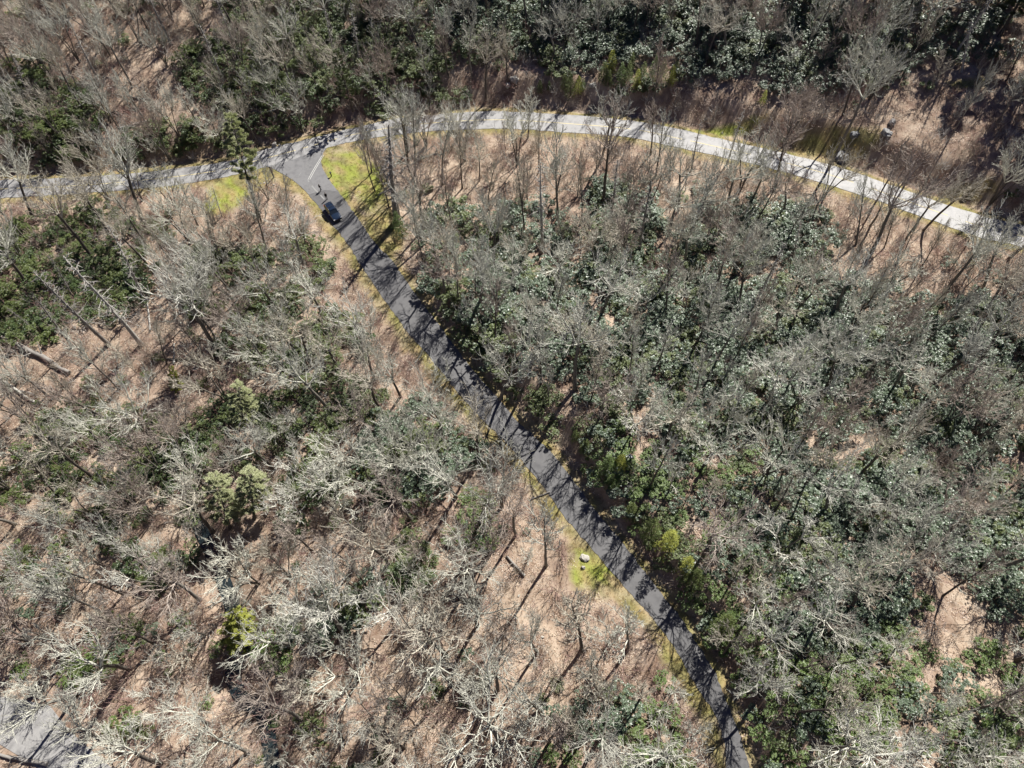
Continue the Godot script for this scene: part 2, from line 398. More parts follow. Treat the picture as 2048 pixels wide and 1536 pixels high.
# fallen logs: thick end x, z, thin end x, z, radius, label
const LOGS := [
	[-93.2, -79.2, -77.9, -69.8, 0.55, "huge weathered grey fallen trunk at the western edge of the wood"],
	[-82.5, -64.1, -91.9, -70.9, 0.28, "pale broken log pair member below the huge fallen trunk"],
	[-83.2, -65.9, -91, -68.6, 0.2, "slim grey log lying under the huge fallen trunk"],
	[-82.3, -133, -75.6, -134.2, 0.3, "dark mossy log lying in the clearing north of the road"],
	[-80.3, -129.4, -72.7, -131.1, 0.25, "pale grey log lowest in the clearing north of the road"],
	[-74.5, -136.1, -83.2, -138, 0.18, "slim crooked log topmost in the clearing north of the road"],
	[-6.7, -25.2, -12.2, -26.5, 0.35, "short dark log on litter west of the lone tree"],
	[0, -28.6, -2.6, -31.8, 0.22, "slim grey log just west of the lone tree's foot"],
	[-65.3, -78, -68.6, -90.2, 0.17, "thin straight pale pole lying among the dead trunks"],
	[-59.5, -70.4, -60.3, -74.6, 0.2, "short pale stub of log near the tan clearing"],
	[-61, -71.4, -52, -70.5, 0.2, "dark rotten log across the tan clearing"],
	[-55.1, -56, -52, -54.1, 0.2, "short brown log in the thicket south of the tan clearing"],
	[-65.1, -7.8, -73.4, -9.8, 0.28, "grey log lying on the far edge of the grey lane"],
	[-38.8, -24.5, -42.9, -20.3, 0.2, "slim log spanning the creek by the bright pine"],
	[4.8, -41.5, 1.6, -40.5, 0.12, "thin fallen branch near the driveway verge"],
]
# things by which a label can say where: x, z, words
const LANDMARKS := [
	[-33.6, -104.7, "the parked car"],
	[-47, -115.7, "the sign post"],
	[9.1, -30.7, "the pale roadside boulder"],
	[-85.6, -74.4, "the huge fallen trunk"],
	[3.3, -30.1, "the lone tree in the litter clearing"],
	[-41, -25.7, "the bright yellow-green pine"],
	[-44.7, -43.7, "the pair of pale pines"],
	[-41.2, -20.9, "the creek's white water"],
	[17.2, -44.7, "the grey box in the shrubs"],
	[-64.2, -10.7, "the grey lane"],
	[-77.3, -131.2, "the northern clearing with logs"],
	[-54.7, -120.2, "the tall roadside pine"],
	[-21, -106.9, "the tall dead trunk by the junction lawn"],
	[22.2, -112.9, "the vase-shaped tree south of the road"],
	[70.8, -111.9, "the leaning tree across the road"],
	[28.2, -135.8, "the row of young conifers"],
	[78.9, -111.7, "the rounded boulder on the bank"],
	[68.4, -84.1, "the forked tree at the road bend"],
	[96.5, -85.7, "the road's eastern end"],
	[-103, -117.3, "the road's western end"],
	[-37.9, -123.2, "the road junction"],
	[1.3, -128.9, "the crest of the road curve"],
	[26.1, -2.4, "the driveway's foot"],
	[14, -33.2, "the driveway's shaded bend"],
	[-8, -64.1, "the middle of the driveway"],
	[-21.7, -86.2, "the upper driveway"],
	[28.6, -34.2, "the white-limbed tree by the driveway"],
	[46.1, -36.6, "the dark-trunked tree in the eastern wood"],
	[54.1, -16.4, "the sunlit clearing in the eastern wood"],
	[43.3, -6.4, "the big white-limbed tree at the foot"],
	[-81.7, -91.3, "the dark evergreen thicket with dead poles"],
	[-66, -80.6, "the tan clearing"],
	[-47.1, -61.2, "the single pale pine in the western wood"],
	[-15.2, -23.3, "the round pale crown in the southern wood"],
	[-8, -11, "the low spreading crown in the southern wood"],
	[-42.7, -151.2, "the northern evergreen thicket"],
	[47.3, -147.8, "the glossy northern thicket"],
	[95.8, -121.9, "the mossy terrace"],
	[23.4, -97.4, "the evergreen clump behind the vase-shaped tree"],
	[43.1, -71.4, "the heart of the wedge wood"],
	[72.1, -53, "the eastern edge of the wedge wood"],
	[-32.2, -51.6, "the heart of the western wood"],
	[-67, -45.3, "the western slope"],
	[-66, -25.9, "the southwestern poles"],
	[-24.9, -10.2, "the southern litter slope"],
	[7.3, -71.2, "the western flank of the wedge wood"],
	[19.8, -49.7, "the wood above the shaded bend"],
]
# painted lines: width, colour, points
const PAINT := [
	[0.16, "yellow", [Vector2(-115.8, -117.6), Vector2(-105.3, -117.8), Vector2(-94.6, -117.4), Vector2(-83.4, -117.3), Vector2(-69.1, -117.9), Vector2(-58.3, -119.1), Vector2(-51.3, -121.2), Vector2(-44.4, -123.2), Vector2(-36.9, -125.6), Vector2(-31.6, -127.2), Vector2(-22.6, -128.8), Vector2(-13.3, -129.4), Vector2(-3.9, -129.3), Vector2(3.7, -128.6), Vector2(14.7, -126.5), Vector2(29.2, -123.2), Vector2(37.9, -119.7), Vector2(47.9, -115.3), Vector2(57.6, -110.8), Vector2(66.9, -105.9), Vector2(75.5, -100.4), Vector2(83.7, -94.7), Vector2(91.7, -89.5), Vector2(98.5, -86.3), Vector2(106.2, -82.1)]],
	[0.1, "white", [Vector2(-39.7, -114.4), Vector2(-38.5, -118.1), Vector2(-37.2, -121.6)]],
	[0.1, "white", [Vector2(-39.3, -114.4), Vector2(-38.2, -117.9), Vector2(-36.9, -121.5)]],
	[0.3, "worn", [Vector2(-39.7, -114.2), Vector2(-38.5, -112.2), Vector2(-37.2, -110.3), Vector2(-35.8, -108.4)]],
	[0.1, "worn", [Vector2(-41.8, -115.6), Vector2(-41.3, -116.7)]],
]
const CAR := Vector3(-33.57, 0, -103.99)
const CAR_TURN := 0.5205
const PERSON_A := Vector3(-36.70, 0.00, -110.94)
const PERSON_B := Vector3(-35.27, 0.00, -108.40)
const SIGN := Vector3(-46.97, -0.00, -115.75)
const STAKE := Vector3(-34.82, 0.00, -115.04)
const BOX := Vector3(17.18, 3.20, -44.53)

var rng := RandomNumberGenerator.new()
var soft := FastNoiseLite.new()
var M := {}
var used := {}
var taken: Array[Vector3] = []          # trunks already standing: x, z, reach

func _ready() -> void:
	rng.seed = 7
	camera_and_light()
	soft.seed = 5
	soft.frequency = 0.035
	soft.fractal_octaves = 3
	materials()
	measure()
	build_ground()
	build_roads()
	build_creek()
	build_boulders()
	build_logs()
	make_tree_kinds()
	plant_placed()
	plant_woods()
	plant_thickets()
	plant_undergrowth()
	sow_grass()
	sow_leaves()
	build_car()
	build_people()
	build_small_things()

func camera_and_light() -> void:
	var cam := Camera3D.new()
	cam.name = "camera"
	add_child(cam)
	cam.position = Vector3(0, 105, 0)
	cam.rotation_degrees = Vector3(-59.577, 0, -3.851)
	cam.fov = 56.81
	cam.far = 3000
	cam.near = 0.5
	cam.current = true
	var we := WorldEnvironment.new()
	we.name = "environment"
	var e := Environment.new()
	e.background_mode = Environment.BG_SKY
	var sky := Sky.new()
	var sm := ProceduralSkyMaterial.new()
	sm.sky_top_color = Color(0.16, 0.32, 0.66)
	sm.sky_horizon_color = Color(0.56, 0.68, 0.82)
	sm.sky_curve = 0.14
	sm.ground_bottom_color = Color(0.2, 0.19, 0.17)
	sm.ground_horizon_color = Color(0.5, 0.56, 0.62)
	sky.sky_material = sm
	e.sky = sky
	e.background_energy_multiplier = 0.2
	e.tonemap_mode = Environment.TONE_MAPPER_LINEAR
	e.tonemap_exposure = 2.0
	e.sdfgi_enabled = true
	e.ssao_enabled = true
	e.ssil_enabled = true
	we.environment = e
	add_child(we)
	var sun := DirectionalLight3D.new()
	sun.name = "sun"
	sun.light_energy = 1.6
	sun.light_color = Color(1.0, 0.982, 0.955)
	sun.light_angular_distance = 0.5
	sun.shadow_enabled = true
	add_child(sun)
	var el := deg_to_rad(47.0)
	sun.look_at_from_position(Vector3.ZERO, Vector3(-0.588 * cos(el), -sin(el), 0.809 * cos(el)))

# ---------------------------------------------------------------- materials
func lin(r: float, g: float, b: float) -> Color:
	return Color(r, g, b).linear_to_srgb()

func noise_tex(size: int, freq: float, octaves: int, sd: int, stops: Array, cells := false) -> NoiseTexture2D:
	var n := FastNoiseLite.new()
	n.seed = sd
	n.frequency = freq
	n.fractal_octaves = octaves
	n.fractal_gain = 0.62
	n.noise_type = FastNoiseLite.TYPE_CELLULAR if cells else FastNoiseLite.TYPE_SIMPLEX_SMOOTH
	var g := Gradient.new()
	var offs := PackedFloat32Array()
	var cols := PackedColorArray()
	for s in stops:
		offs.append(s[0])
		cols.append(lin(s[1], s[2], s[3]))
	g.offsets = offs
	g.colors = cols
	var t := NoiseTexture2D.new()
	t.width = size
	t.height = size
	t.seamless = true
	t.noise = n
	t.color_ramp = g
	return t

func mat(key: String, albedo: Color, rough: float, spec := 0.5) -> StandardMaterial3D:
	var m := StandardMaterial3D.new()
	m.resource_name = key
	m.albedo_color = albedo
	m.roughness = rough
	m.metallic_specular = spec
	M[key] = m
	return m

func textured(key: String, tex: Texture2D, metres: float, rough: float, spec := 0.4, tint := Color.WHITE) -> StandardMaterial3D:
	var m := mat(key, tint, rough, spec)
	m.albedo_texture = tex
	m.uv1_triplanar = true
	m.uv1_world_triplanar = true
	m.uv1_scale = Vector3.ONE / metres
	return m

func materials() -> void:
	var litter := noise_tex(1024, 0.045, 5, 11, [[0.0, .42, .36, .34], [0.3, .72, .66, .62], [0.5, 1, 1, 1], [0.68, .82, .78, .76], [0.85, 1.0, 1.0, 1.0], [1.0, .6, .55, .52]])
	var g := textured("ground", litter, 47.0, 0.95, 0.2)
	g.vertex_color_use_as_albedo = true
	var asphalt := noise_tex(1024, 0.012, 6, 21, [[0.0, .55, .55, .56], [0.36, .9, .9, .91], [0.52, 1, 1, 1], [0.66, .80, .80, .81], [0.78, .98, .98, .97], [1.0, .6, .6, .62]])
	textured("asphalt_pale", asphalt, 53.0, 0.62, 0.5, lin(.255, .252, .246))
	textured("asphalt_dark", asphalt, 61.0, 0.68, 0.45, lin(.10, .099, .10))
	textured("asphalt_mid", asphalt, 57.0, 0.65, 0.5, lin(.15, .149, .15))
	textured("lane", asphalt, 37.0, 0.7, 0.45, lin(.27, .265, .255))
	mat("yellow", lin(.52, .44, .22), 0.8)
	mat("white", lin(.46, .46, .43), 0.8)
	mat("worn", lin(.21, .21, .205), 0.85)
	var bark := noise_tex(256, 0.05, 4, 31, [[0.0, .45, .44, .42], [0.45, .85, .84, .80], [0.6, 1, 1, 1], [1.0, .62, .60, .56]])
	for b in [["bark_white", .68, .675, .61], ["bark_pale", .61, .61, .535], ["bark_grey", .49, .49, .435], ["bark_tan", .51, .475, .40], ["bark_brown", .40, .345, .305], ["trunk_grey", .20, .185, .165], ["trunk_dark", .12, .105, .092], ["dead_wood", .42, .405, .375], ["log_wood", .26, .245, .23]]:
		var m := textured(b[0], bark, 2.3, 0.9, 0.3, lin(b[1], b[2], b[3]))
		m.uv1_world_triplanar = false
	for l in [["leaf_olive", .075, .098, .026, .5], ["leaf_blue", .085, .118, .072, .40], ["leaf_bright", .090, .135, .032, .5], ["leaf_deep", .050, .075, .024, .45], ["needle_pale", .30, .315, .18, .6], ["needle_bright", .27, .285, .05, .65], ["needle_young", .10, .128, .030, .6], ["needle_dark", .07, .085, .035, .6]]:
		var m := mat(l[0], lin(l[1], l[2], l[3]), l[4], 0.5)
		m.backlight_enabled = true
		m.backlight = lin(l[1] * .5, l[2] * .55, l[3] * .3)
	var gr := mat("grass", Color.WHITE, 0.8, 0.3)
	gr.vertex_color_use_as_albedo = true
	var lf := mat("fallen_leaf", Color.WHITE, 0.85, 0.3)
	lf.vertex_color_use_as_albedo = true
	for b in [["brush_brown", .34, .27, .235], ["brush_red", .32, .21, .185], ["brush_grey", .44, .42, .385], ["brush_tan", .44, .385, .31]]:
		mat(b[0], lin(b[1], b[2], b[3]), 0.9, 0.3)
	var stone := noise_tex(256, 0.03, 5, 41, [[0.0, .5, .5, .5], [0.5, .9, .9, .88], [0.7, 1, 1, 1], [1.0, .7, .69, .66]])
	textured("stone_pale", stone, 3.0, 0.85, 0.4, lin(.40, .38, .34))
	textured("stone_grey", stone, 3.0, 0.85, 0.4, lin(.27, .27, .27))
	textured("stone_dark", stone, 3.0, 0.6, 0.5, lin(.12, .125, .135))
	var w := mat("water", lin(.02, .028, .03), 0.08, 0.5)
	w.heightmap_enabled = false
	mat("foam", lin(.78, .80, .82), 0.6)
	var p := mat("paint_navy", lin(.010, .018, .034), 0.22, 0.5)
	p.clearcoat_enabled = true
	p.clearcoat = 0.9
	p.clearcoat_roughness = 0.06
	mat("glass", lin(.012, .016, .02), 0.06, 0.6)
	mat("rubber", lin(.018, .018, .018), 0.85)
	mat("plastic_black", lin(.02, .02, .022), 0.5)
	var ch := mat("chrome", lin(.75, .76, .78), 0.12)
	ch.metallic = 1.0
	mat("lamp_glass", lin(.7, .72, .74), 0.1)
	mat("lamp_red", lin(.35, .01, .01), 0.2)
	mat("post_dark", lin(.03, .028, .026), 0.8)
	mat("sign_brown", lin(.06, .04, .028), 0.7)
	mat("box_grey", lin(.45, .46, .46), 0.5)
	mat("box_dark", lin(.05, .052, .055), 0.6)
	var c := mat("figure", Color.WHITE, 0.8, 0.3)
	c.vertex_color_use_as_albedo = true

# ---------------------------------------------------------------- ground measurements
const X0 := -150.0
const Z0 := -225.0
const STEP := 1.25
const NX := 241
const NZ := 197
var to_road := PackedFloat32Array()       # metres outside any asphalt, negative inside
var north_of := PackedFloat32Array()      # metres north of the road's north edge
var east_of := PackedFloat32Array()       # metres east of the driveway's east edge
var high := PackedFloat32Array()

func line_gap(line: Array, p: Vector2) -> float:
	var best := 1e9
	var side := 1.0
	for i in line.size() - 1:
		var a: Vector2 = line[i]
		var ab: Vector2 = line[i + 1] - a
		var t := clampf((p - a).dot(ab) / ab.length_squared(), 0.0, 1.0)
		var d := p.distance_squared_to(a + ab * t)
		if d < best:
			best = d
			side = -1.0 if ab.cross(p - a) > 0.0 else 1.0
	return sqrt(best) * side

func ring(a: Array, b: Array) -> PackedVector2Array:
	var r := PackedVector2Array(a)
	var back := b.duplicate()
	back.reverse()
	r.append_array(PackedVector2Array(back))
	return r

func measure() -> void:
	var n := NX * NZ
	to_road.resize(n)
	north_of.resize(n)
	east_of.resize(n)
	high.resize(n)
	var main := ring(ROAD_NORTH, ROAD_SOUTH)
	var drive := ring(DRIVE_WEST, DRIVE_EAST)
	var lane := PackedVector2Array(LANE)
	var lane_line: Array = LANE.duplicate()
	lane_line.append(LANE[0])
	for j in NZ:
		for i in NX:
			var p := Vector2(X0 + i * STEP, Z0 + j * STEP)
			var gn := line_gap(ROAD_NORTH, p)
			var gs := line_gap(ROAD_SOUTH, p)
			var gw := line_gap(DRIVE_WEST, p)
			var ge := line_gap(DRIVE_EAST, p)
			var d := minf(minf(absf(gn), absf(gs)), minf(absf(gw), absf(ge)))
			if gn < 0.0 and gs > 0.0 and absf(p.x) < 110.0 or Geometry2D.is_point_in_polygon(p, main) or Geometry2D.is_point_in_polygon(p, drive):
				d = -d
			var gl := absf(line_gap(lane_line, p))
			if Geometry2D.is_point_in_polygon(p, lane):
				gl = -gl
			d = minf(d, gl)
			var k := j * NX + i
			to_road[k] = d
			north_of[k] = gn
			east_of[k] = ge
			var h := 0.0
			if gn > 0.0:
				h += -0.5 * smoothstep(0.8, 2.0, gn) * (1.0 - smoothstep(2.5, 4.0, gn)) + 3.4 * smoothstep(2.6, 8.5, gn) + 0.22 * clampf(gn - 6.0, 0.0, 60.0)
			if ge > 0.0:               # the cutting on the driveway's east side
				h += 3.2 * smoothstep(1.9, 6.4, ge) * (1.0 - smoothstep(12.0, 50.0, ge)) * smoothstep(-94.0, -80.0, p.y)
			h += soft.get_noise_2d(p.x * 1.6, p.y * 1.6) * 0.7 * smoothstep(1.0, 7.0, d)
			h += soft.get_noise_2d(p.x * 7.0 + 90.0, p.y * 7.0) * 0.16 * smoothstep(0.8, 3.0, d)
			var gc := absf(line_gap(CREEK, p))
			h -= 1.1 * (1.0 - smoothstep(0.8, 4.0, gc))
			high[k] = h - 0.03

func sample(a: PackedFloat32Array, x: float, z: float) -> float:
	var u := clampf((x - X0) / STEP, 0.0, NX - 1.001)
	var v := clampf((z - Z0) / STEP, 0.0, NZ - 1.001)
	var i := int(u)
	var j := int(v)
	u -= i
	v -= j
	var k := j * NX + i
	return lerpf(lerpf(a[k], a[k + 1], u), lerpf(a[k + NX], a[k + NX + 1], u), v)

func on(x: float, z: float, lift := 0.0) -> Vector3:
	return Vector3(x, sample(high, x, z) + lift, z)

func spot_weight(table: Array, x: float, z: float, tone_at := -1) -> Vector2:
	var best := 0.0
	var tone := 0.0
	for t in table:
		var dx: float = (x - t[0]) / t[2]
		var dz: float = (z - t[1]) / t[3]
		var q := dx * dx + dz * dz
		if q < 1.6:
			var strength: float = t[4] if tone_at != 4 else 1.0
			var w: float = strength * (1.0 - smoothstep(0.55, 1.6, q))
			if w > best:
				best = w
				tone = t[tone_at] if tone_at >= 0 else 0.0
	return Vector2(best, tone)

func grass_at(x: float, z: float) -> Vector2:     # how grassy, tone
	var d := sample(to_road, x, z)
	var wob := soft.get_noise_2d(x * 5.0 + 300.0, z * 5.0)
	var lawn := spot_weight(LAWNS, x, z, 4)
	var verge := 0.0
	if d > -0.4 and z < -4.0 or d > -0.4 and x > 0.0:
		verge = 1.0 - smoothstep(0.7, 2.3, d + wob * 1.3)
		if sample(east_of, x, z) < -1.0 and sample(north_of, x, z) < -8.0:
			verge = maxf(verge, 1.0 - smoothstep(1.2, 2.8, d + wob * 1.6))
	if x < -45.0 and z > -25.0:
		verge = 0.0
	var tone := lawn.y if lawn.x > 0.35 else (0.0 if wob > -0.1 else 2.0)
	return Vector2(maxf(verge, lawn.x + wob * 0.5 if lawn.x > 0.0 else 0.0), tone)

func patchy(c: Color, x: float, z: float) -> Color:      # dead and weedy patches in the turf
	var a := soft.get_noise_2d(x * 8.0 - 60.0, z * 8.0)
	var b := soft.get_noise_2d(x * 11.0 + 20.0, z * 11.0 + 70.0)
	c = c.lerp(Color(.34, .265, .135), clampf(a * 3.0, 0.0, 0.8))
	return c.lerp(Color(.16, .145, .07), clampf(b * 3.0 - 0.2, 0.0, 0.75))

# ---------------------------------------------------------------- mesh helpers
class Shape:
	var v := PackedVector3Array()
	var n := PackedVector3Array()
	var c := PackedColorArray()
	var i := PackedInt32Array()
	func commit(colors := false) -> ArrayMesh:
		var a := []
		a.resize(Mesh.ARRAY_MAX)
		a[Mesh.ARRAY_VERTEX] = v
		a[Mesh.ARRAY_NORMAL] = n
		if colors:
			a[Mesh.ARRAY_COLOR] = c
		a[Mesh.ARRAY_INDEX] = i
		var m := ArrayMesh.new()
		m.add_surface_from_arrays(Mesh.PRIMITIVE_TRIANGLES, a)
		return m
	func tube(p: PackedVector3Array, r: PackedFloat32Array, sides: int, cap := false) -> void:
		var count := p.size()
		var d0 := (p[count - 1] - p[0]).normalized()
		var ref := Vector3(0.31, 0.2, 0.93) if absf(d0.z) < 0.7 else Vector3(0.95, 0.1, 0.2)
		var first := v.size()
		for k in count:
			var d := (p[mini(k + 1, count - 1)] - p[maxi(k - 1, 0)]).normalized()
			var u := d.cross(ref).normalized()
			var w := d.cross(u)
			for s in sides:
				var a := TAU * s / sides
				var o := u * cos(a) + w * sin(a)
				v.append(p[k] + o * r[k])
				n.append(o)
		for k in count - 1:
			var b := first + k * sides
			for s in sides:
				var s2 := (s + 1) % sides
				i.append_array([b + s, b + sides + s, b + s2, b + s2, b + sides + s, b + sides + s2])
		if cap:
			for e in [0, count - 1]:
				var at := v.size()
				var d := (p[count - 1] - p[0]).normalized() * (-1.0 if e == 0 else 1.0)
				v.append(p[e])
				n.append(d)
				for s in sides:
					v.append(v[first + e * sides + s])
					n.append(d)
				for s in sides:
					var s2 := (s + 1) % sides
					i.append_array([at, at + 1 + s2, at + 1 + s] if e else [at, at + 1 + s, at + 1 + s2])
	func quad(a: Vector3, b: Vector3, d: Vector3, e: Vector3, col := Color.WHITE) -> void:
		var at := v.size()
		var nn := (e - a).cross(b - a).normalized()
		for p in [a, b, d, e]:
			v.append(p)
			n.append(nn)
			c.append(col)
		i.append_array([at, at + 1, at + 2, at, at + 2, at + 3])
	func leaf(at_p: Vector3, along: Vector3, side: Vector3, up: Vector3, col := Color.WHITE) -> void:
		var at := v.size()
		for p in [at_p, at_p + along * 0.5 + side, at_p + along, at_p + along * 0.5 - side]:
			v.append(p)
			n.append(up)
			c.append(col)
		if along.cross(side).dot(up) > 0.0:
			i.append_array([at, at + 1, at + 2, at, at + 2, at + 3])
		else:
			i.append_array([at, at + 2, at + 1, at, at + 3, at + 2])
	func box(lo: Vector3, hi: Vector3, bevel := 0.0) -> void:
		loft([[lo.y, lo.x + bevel, hi.x - bevel, lo.z + bevel, hi.z - bevel], [lo.y + bevel, lo.x, hi.x, lo.z, hi.z], [hi.y - bevel, lo.x, hi.x, lo.z, hi.z], [hi.y, lo.x + bevel, hi.x - bevel, lo.z + bevel, hi.z - bevel]])
	func loft(rows: Array) -> void:       # rows of y, x from, x to, z from, z to
		var rings := []
		for r in rows:
			rings.append([Vector3(r[1], r[0], r[3]), Vector3(r[2], r[0], r[3]), Vector3(r[2], r[0], r[4]), Vector3(r[1], r[0], r[4])])
		for k in rings.size() - 1:
			for s in 4:
				var s2 := (s + 1) % 4
				quad(rings[k][s], rings[k][s2], rings[k + 1][s2], rings[k + 1][s])
		var t: Array = rings[-1]
		quad(t[0], t[1], t[2], t[3])
		var b: Array = rings[0]
		quad(b[3], b[2], b[1], b[0])

func numbered(called: String) -> String:
	var k: int = used.get(called, 0)
	used[called] = k + 1
	return called if k == 0 else "%s_%03d" % [called, k]

func part(called: String, m: Mesh, material: Material, parent: Node) -> MeshInstance3D:
	var o := MeshInstance3D.new()
	o.mesh = m
	if material:
		o.material_override = material
	o.name = called
	parent.add_child(o, true)
	return o

func tag(o: Node, label: String, category := "", group := "", kind := "") -> void:
	o.set_meta("label", label)
	if category:
		o.set_meta("category", category)
	if group:
		o.set_meta("group", group)
	if kind:
		o.set_meta("kind", kind)

func thing(called: String, at: Vector3, turn := 0.0) -> Node3D:
	var o := Node3D.new()
	o.name = numbered(called)
	add_child(o)
	o.position = at
	o.rotation.y = turn
	return o

func whole(called: String, m: Mesh, material: Material, kind := "") -> MeshInstance3D:
	var o := part(numbered(called), m, material, self)
	if kind:
		o.set_meta("kind", kind)
	return o

# ---------------------------------------------------------------- setting
func build_ground() -> void:
	var s := Shape.new()
	var xs := PackedFloat32Array([-900, -500, -300, -200])
	for i in NX:
		xs.append(X0 + i * STEP)
	xs.append_array([200, 300, 500, 900])
	var zs := PackedFloat32Array([-1200, -700, -420, -290])
	for j in NZ:
		zs.append(Z0 + j * STEP)
	zs.append_array([60, 160, 400, 800])
	var w := xs.size()
	var tint := FastNoiseLite.new()
	tint.seed = 77
	tint.frequency = 0.03
	tint.fractal_octaves = 4
	for z in zs:
		for x in xs:
			var inside := x >= X0 and x <= X0 + (NX - 1) * STEP and z >= Z0 and z <= Z0 + (NZ - 1) * STEP
			s.v.append(Vector3(x, sample(high, x, z), z))
			var c := Color(.325, .255, .195)
			var a := tint.get_noise_2d(x, z)
			c = c.lerp(Color(.42, .345, .265), clampf(a * 1.4, 0.0, 1.0))
			c = c.lerp(Color(.225, .165, .13), clampf(-a * 1.5, 0.0, 1.0))
			var drift := tint.get_noise_2d(x * 9.0 + 40.0, z * 9.0)
			c = c.lerp(Color(.46, .385, .30), clampf(drift * 1.6, 0.0, 0.6))
			c = c.lerp(Color(.17, .115, .085), clampf(-drift * 1.8, 0.0, 0.65))
			if inside:
				var g := grass_at(x, z)
				var gc: Color = [Color(.235, .22, .085), Color(.25, .29, .065), Color(.35, .305, .19)][int(g.y)]
				c = c.lerp(patchy(gc, x, z), clampf(g.x, 0.0, 1.0))
				var creek := absf(line_gap(CREEK, Vector2(x, z))) if x < -25.0 and z > -60.0 else 99.0
				c = c.lerp(Color(.15, .12, .095), 1.0 - smoothstep(0.8, 1.7, creek))
				if spot_weight(CLEARINGS.slice(2, 3), x, z).x > 0.3:
					c = c.lerp(Color(.40, .31, .20), 0.6)
			s.c.append(c)
	for j in zs.size() - 1:
		for i in w - 1:
			var k := j * w + i
			s.i.append_array([k, k + 1, k + w + 1, k, k + w + 1, k + w])
	s.n.resize(s.v.size())
	for j in zs.size():
		for i in w:
			var l := s.v[j * w + maxi(i - 1, 0)]
			var r := s.v[j * w + mini(i + 1, w - 1)]
			var f := s.v[maxi(j - 1, 0) * w + i]
			var b := s.v[mini(j + 1, zs.size() - 1) * w + i]
			s.n[j * w + i] = (b - f).cross(r - l).normalized()
	var o := whole("ground", s.commit(true), M.ground, "structure")
	tag(o, "woodland floor covered in brown leaf litter")

func sheet(called: String, outline: PackedVector2Array, y: float, m: Material) -> MeshInstance3D:
	var s := Shape.new()
	var tri := Geometry2D.triangulate_polygon(outline)
	for p in outline:
		s.v.append(Vector3(p.x, y, p.y))
		s.n.append(Vector3.UP)
	for t in range(0, tri.size(), 3):
		var a := outline[tri[t]]
		var b := outline[tri[t + 1]]
		var c := outline[tri[t + 2]]
		if (b - a).cross(c - a) > 0.0:
			s.i.append_array([tri[t], tri[t + 1], tri[t + 2]])
		else:
			s.i.append_array([tri[t], tri[t + 2], tri[t + 1]])
	for k in outline.size():
		var a := outline[k]
		var b := outline[(k + 1) % outline.size()]
		s.quad(Vector3(a.x, y, a.y), Vector3(b.x, y, b.y), Vector3(b.x, y - 0.12, b.y), Vector3(a.x, y - 0.12, a.y))
	return whole(called, s.commit(), m, "structure")

func smooth_line(line: Array, each: int, wobble: float) -> Array:
	var out := []
	for k in line.size() - 1:
		var p0: Vector2 = line[maxi(k - 1, 0)]
		var p1: Vector2 = line[k]
		var p2: Vector2 = line[k + 1]
		var p3: Vector2 = line[mini(k + 2, line.size() - 1)]
		for q in each:
			var p := p1.cubic_interpolate(p2, p0, p3, float(q) / each)
			out.append(p + Vector2(soft.get_noise_2d(p.x * 22.0, p.y * 22.0), soft.get_noise_2d(p.y * 22.0, p.x * 22.0 + 50.0)) * wobble)
	out.append(line[-1])
	return out

func build_roads() -> void:
	var o := sheet("main_road", ring(smooth_line(ROAD_NORTH, 8, 0.3), smooth_line(ROAD_SOUTH, 8, 0.3)), 0.034, M.asphalt_pale)
	tag(o, "pale weathered asphalt road curving through the wood")
	o = sheet("driveway_road", ring(smooth_line(DRIVE_WEST, 8, 0.25), smooth_line(DRIVE_EAST, 8, 0.25)), 0.026, M.asphalt_dark)
	tag(o, "dark asphalt side road running down from the junction")
	var mouth := PackedVector2Array()
	for k in 7:
		mouth.append(DRIVE_WEST[k])
	var back := []
	for k in 8:
		back.append(DRIVE_EAST[k])
	back.reverse()
	mouth.append((DRIVE_WEST[6] + DRIVE_EAST[7]) * 0.5 + Vector2(0.4, -0.9))
	mouth.append_array(PackedVector2Array(back))
	o = sheet("junction_apron_road", mouth, 0.030, M.asphalt_mid)
	tag(o, "mid-grey asphalt apron where the driveway meets the road")
	o = sheet("lane_road", PackedVector2Array(LANE), 0.03, M.lane)
	tag(o, "grey lane crossing the southwestern corner")
	for l in PAINT:
		var line := smooth_line(l[2], 6, 0.0)
		var s := Shape.new()
		for k in line.size() - 1:
			if l[1] != "white" and soft.get_noise_2d(line[k].x * 14.0, line[k].y * 14.0) > 0.3:
				continue
			var a: Vector2 = line[k]
			var b: Vector2 = line[k + 1]
			var side := (b - a).normalized().orthogonal() * float(l[0]) * 0.5
			s.quad(Vector3(a.x + side.x, 0.039, a.y + side.y), Vector3(b.x + side.x, 0.039, b.y + side.y), Vector3(b.x - side.x, 0.039, b.y - side.y), Vector3(a.x - side.x, 0.039, a.y - side.y))
		for q in s.n.size():
			s.n[q] = Vector3.UP
		o = whole("road_marking", s.commit(), M[l[1]], "structure")
		tag(o, {"yellow": "worn yellow centre line on the pale road", "white": "white line at the mouth of the driveway", "worn": "faded line down the middle of the driveway mouth"}[l[1]])

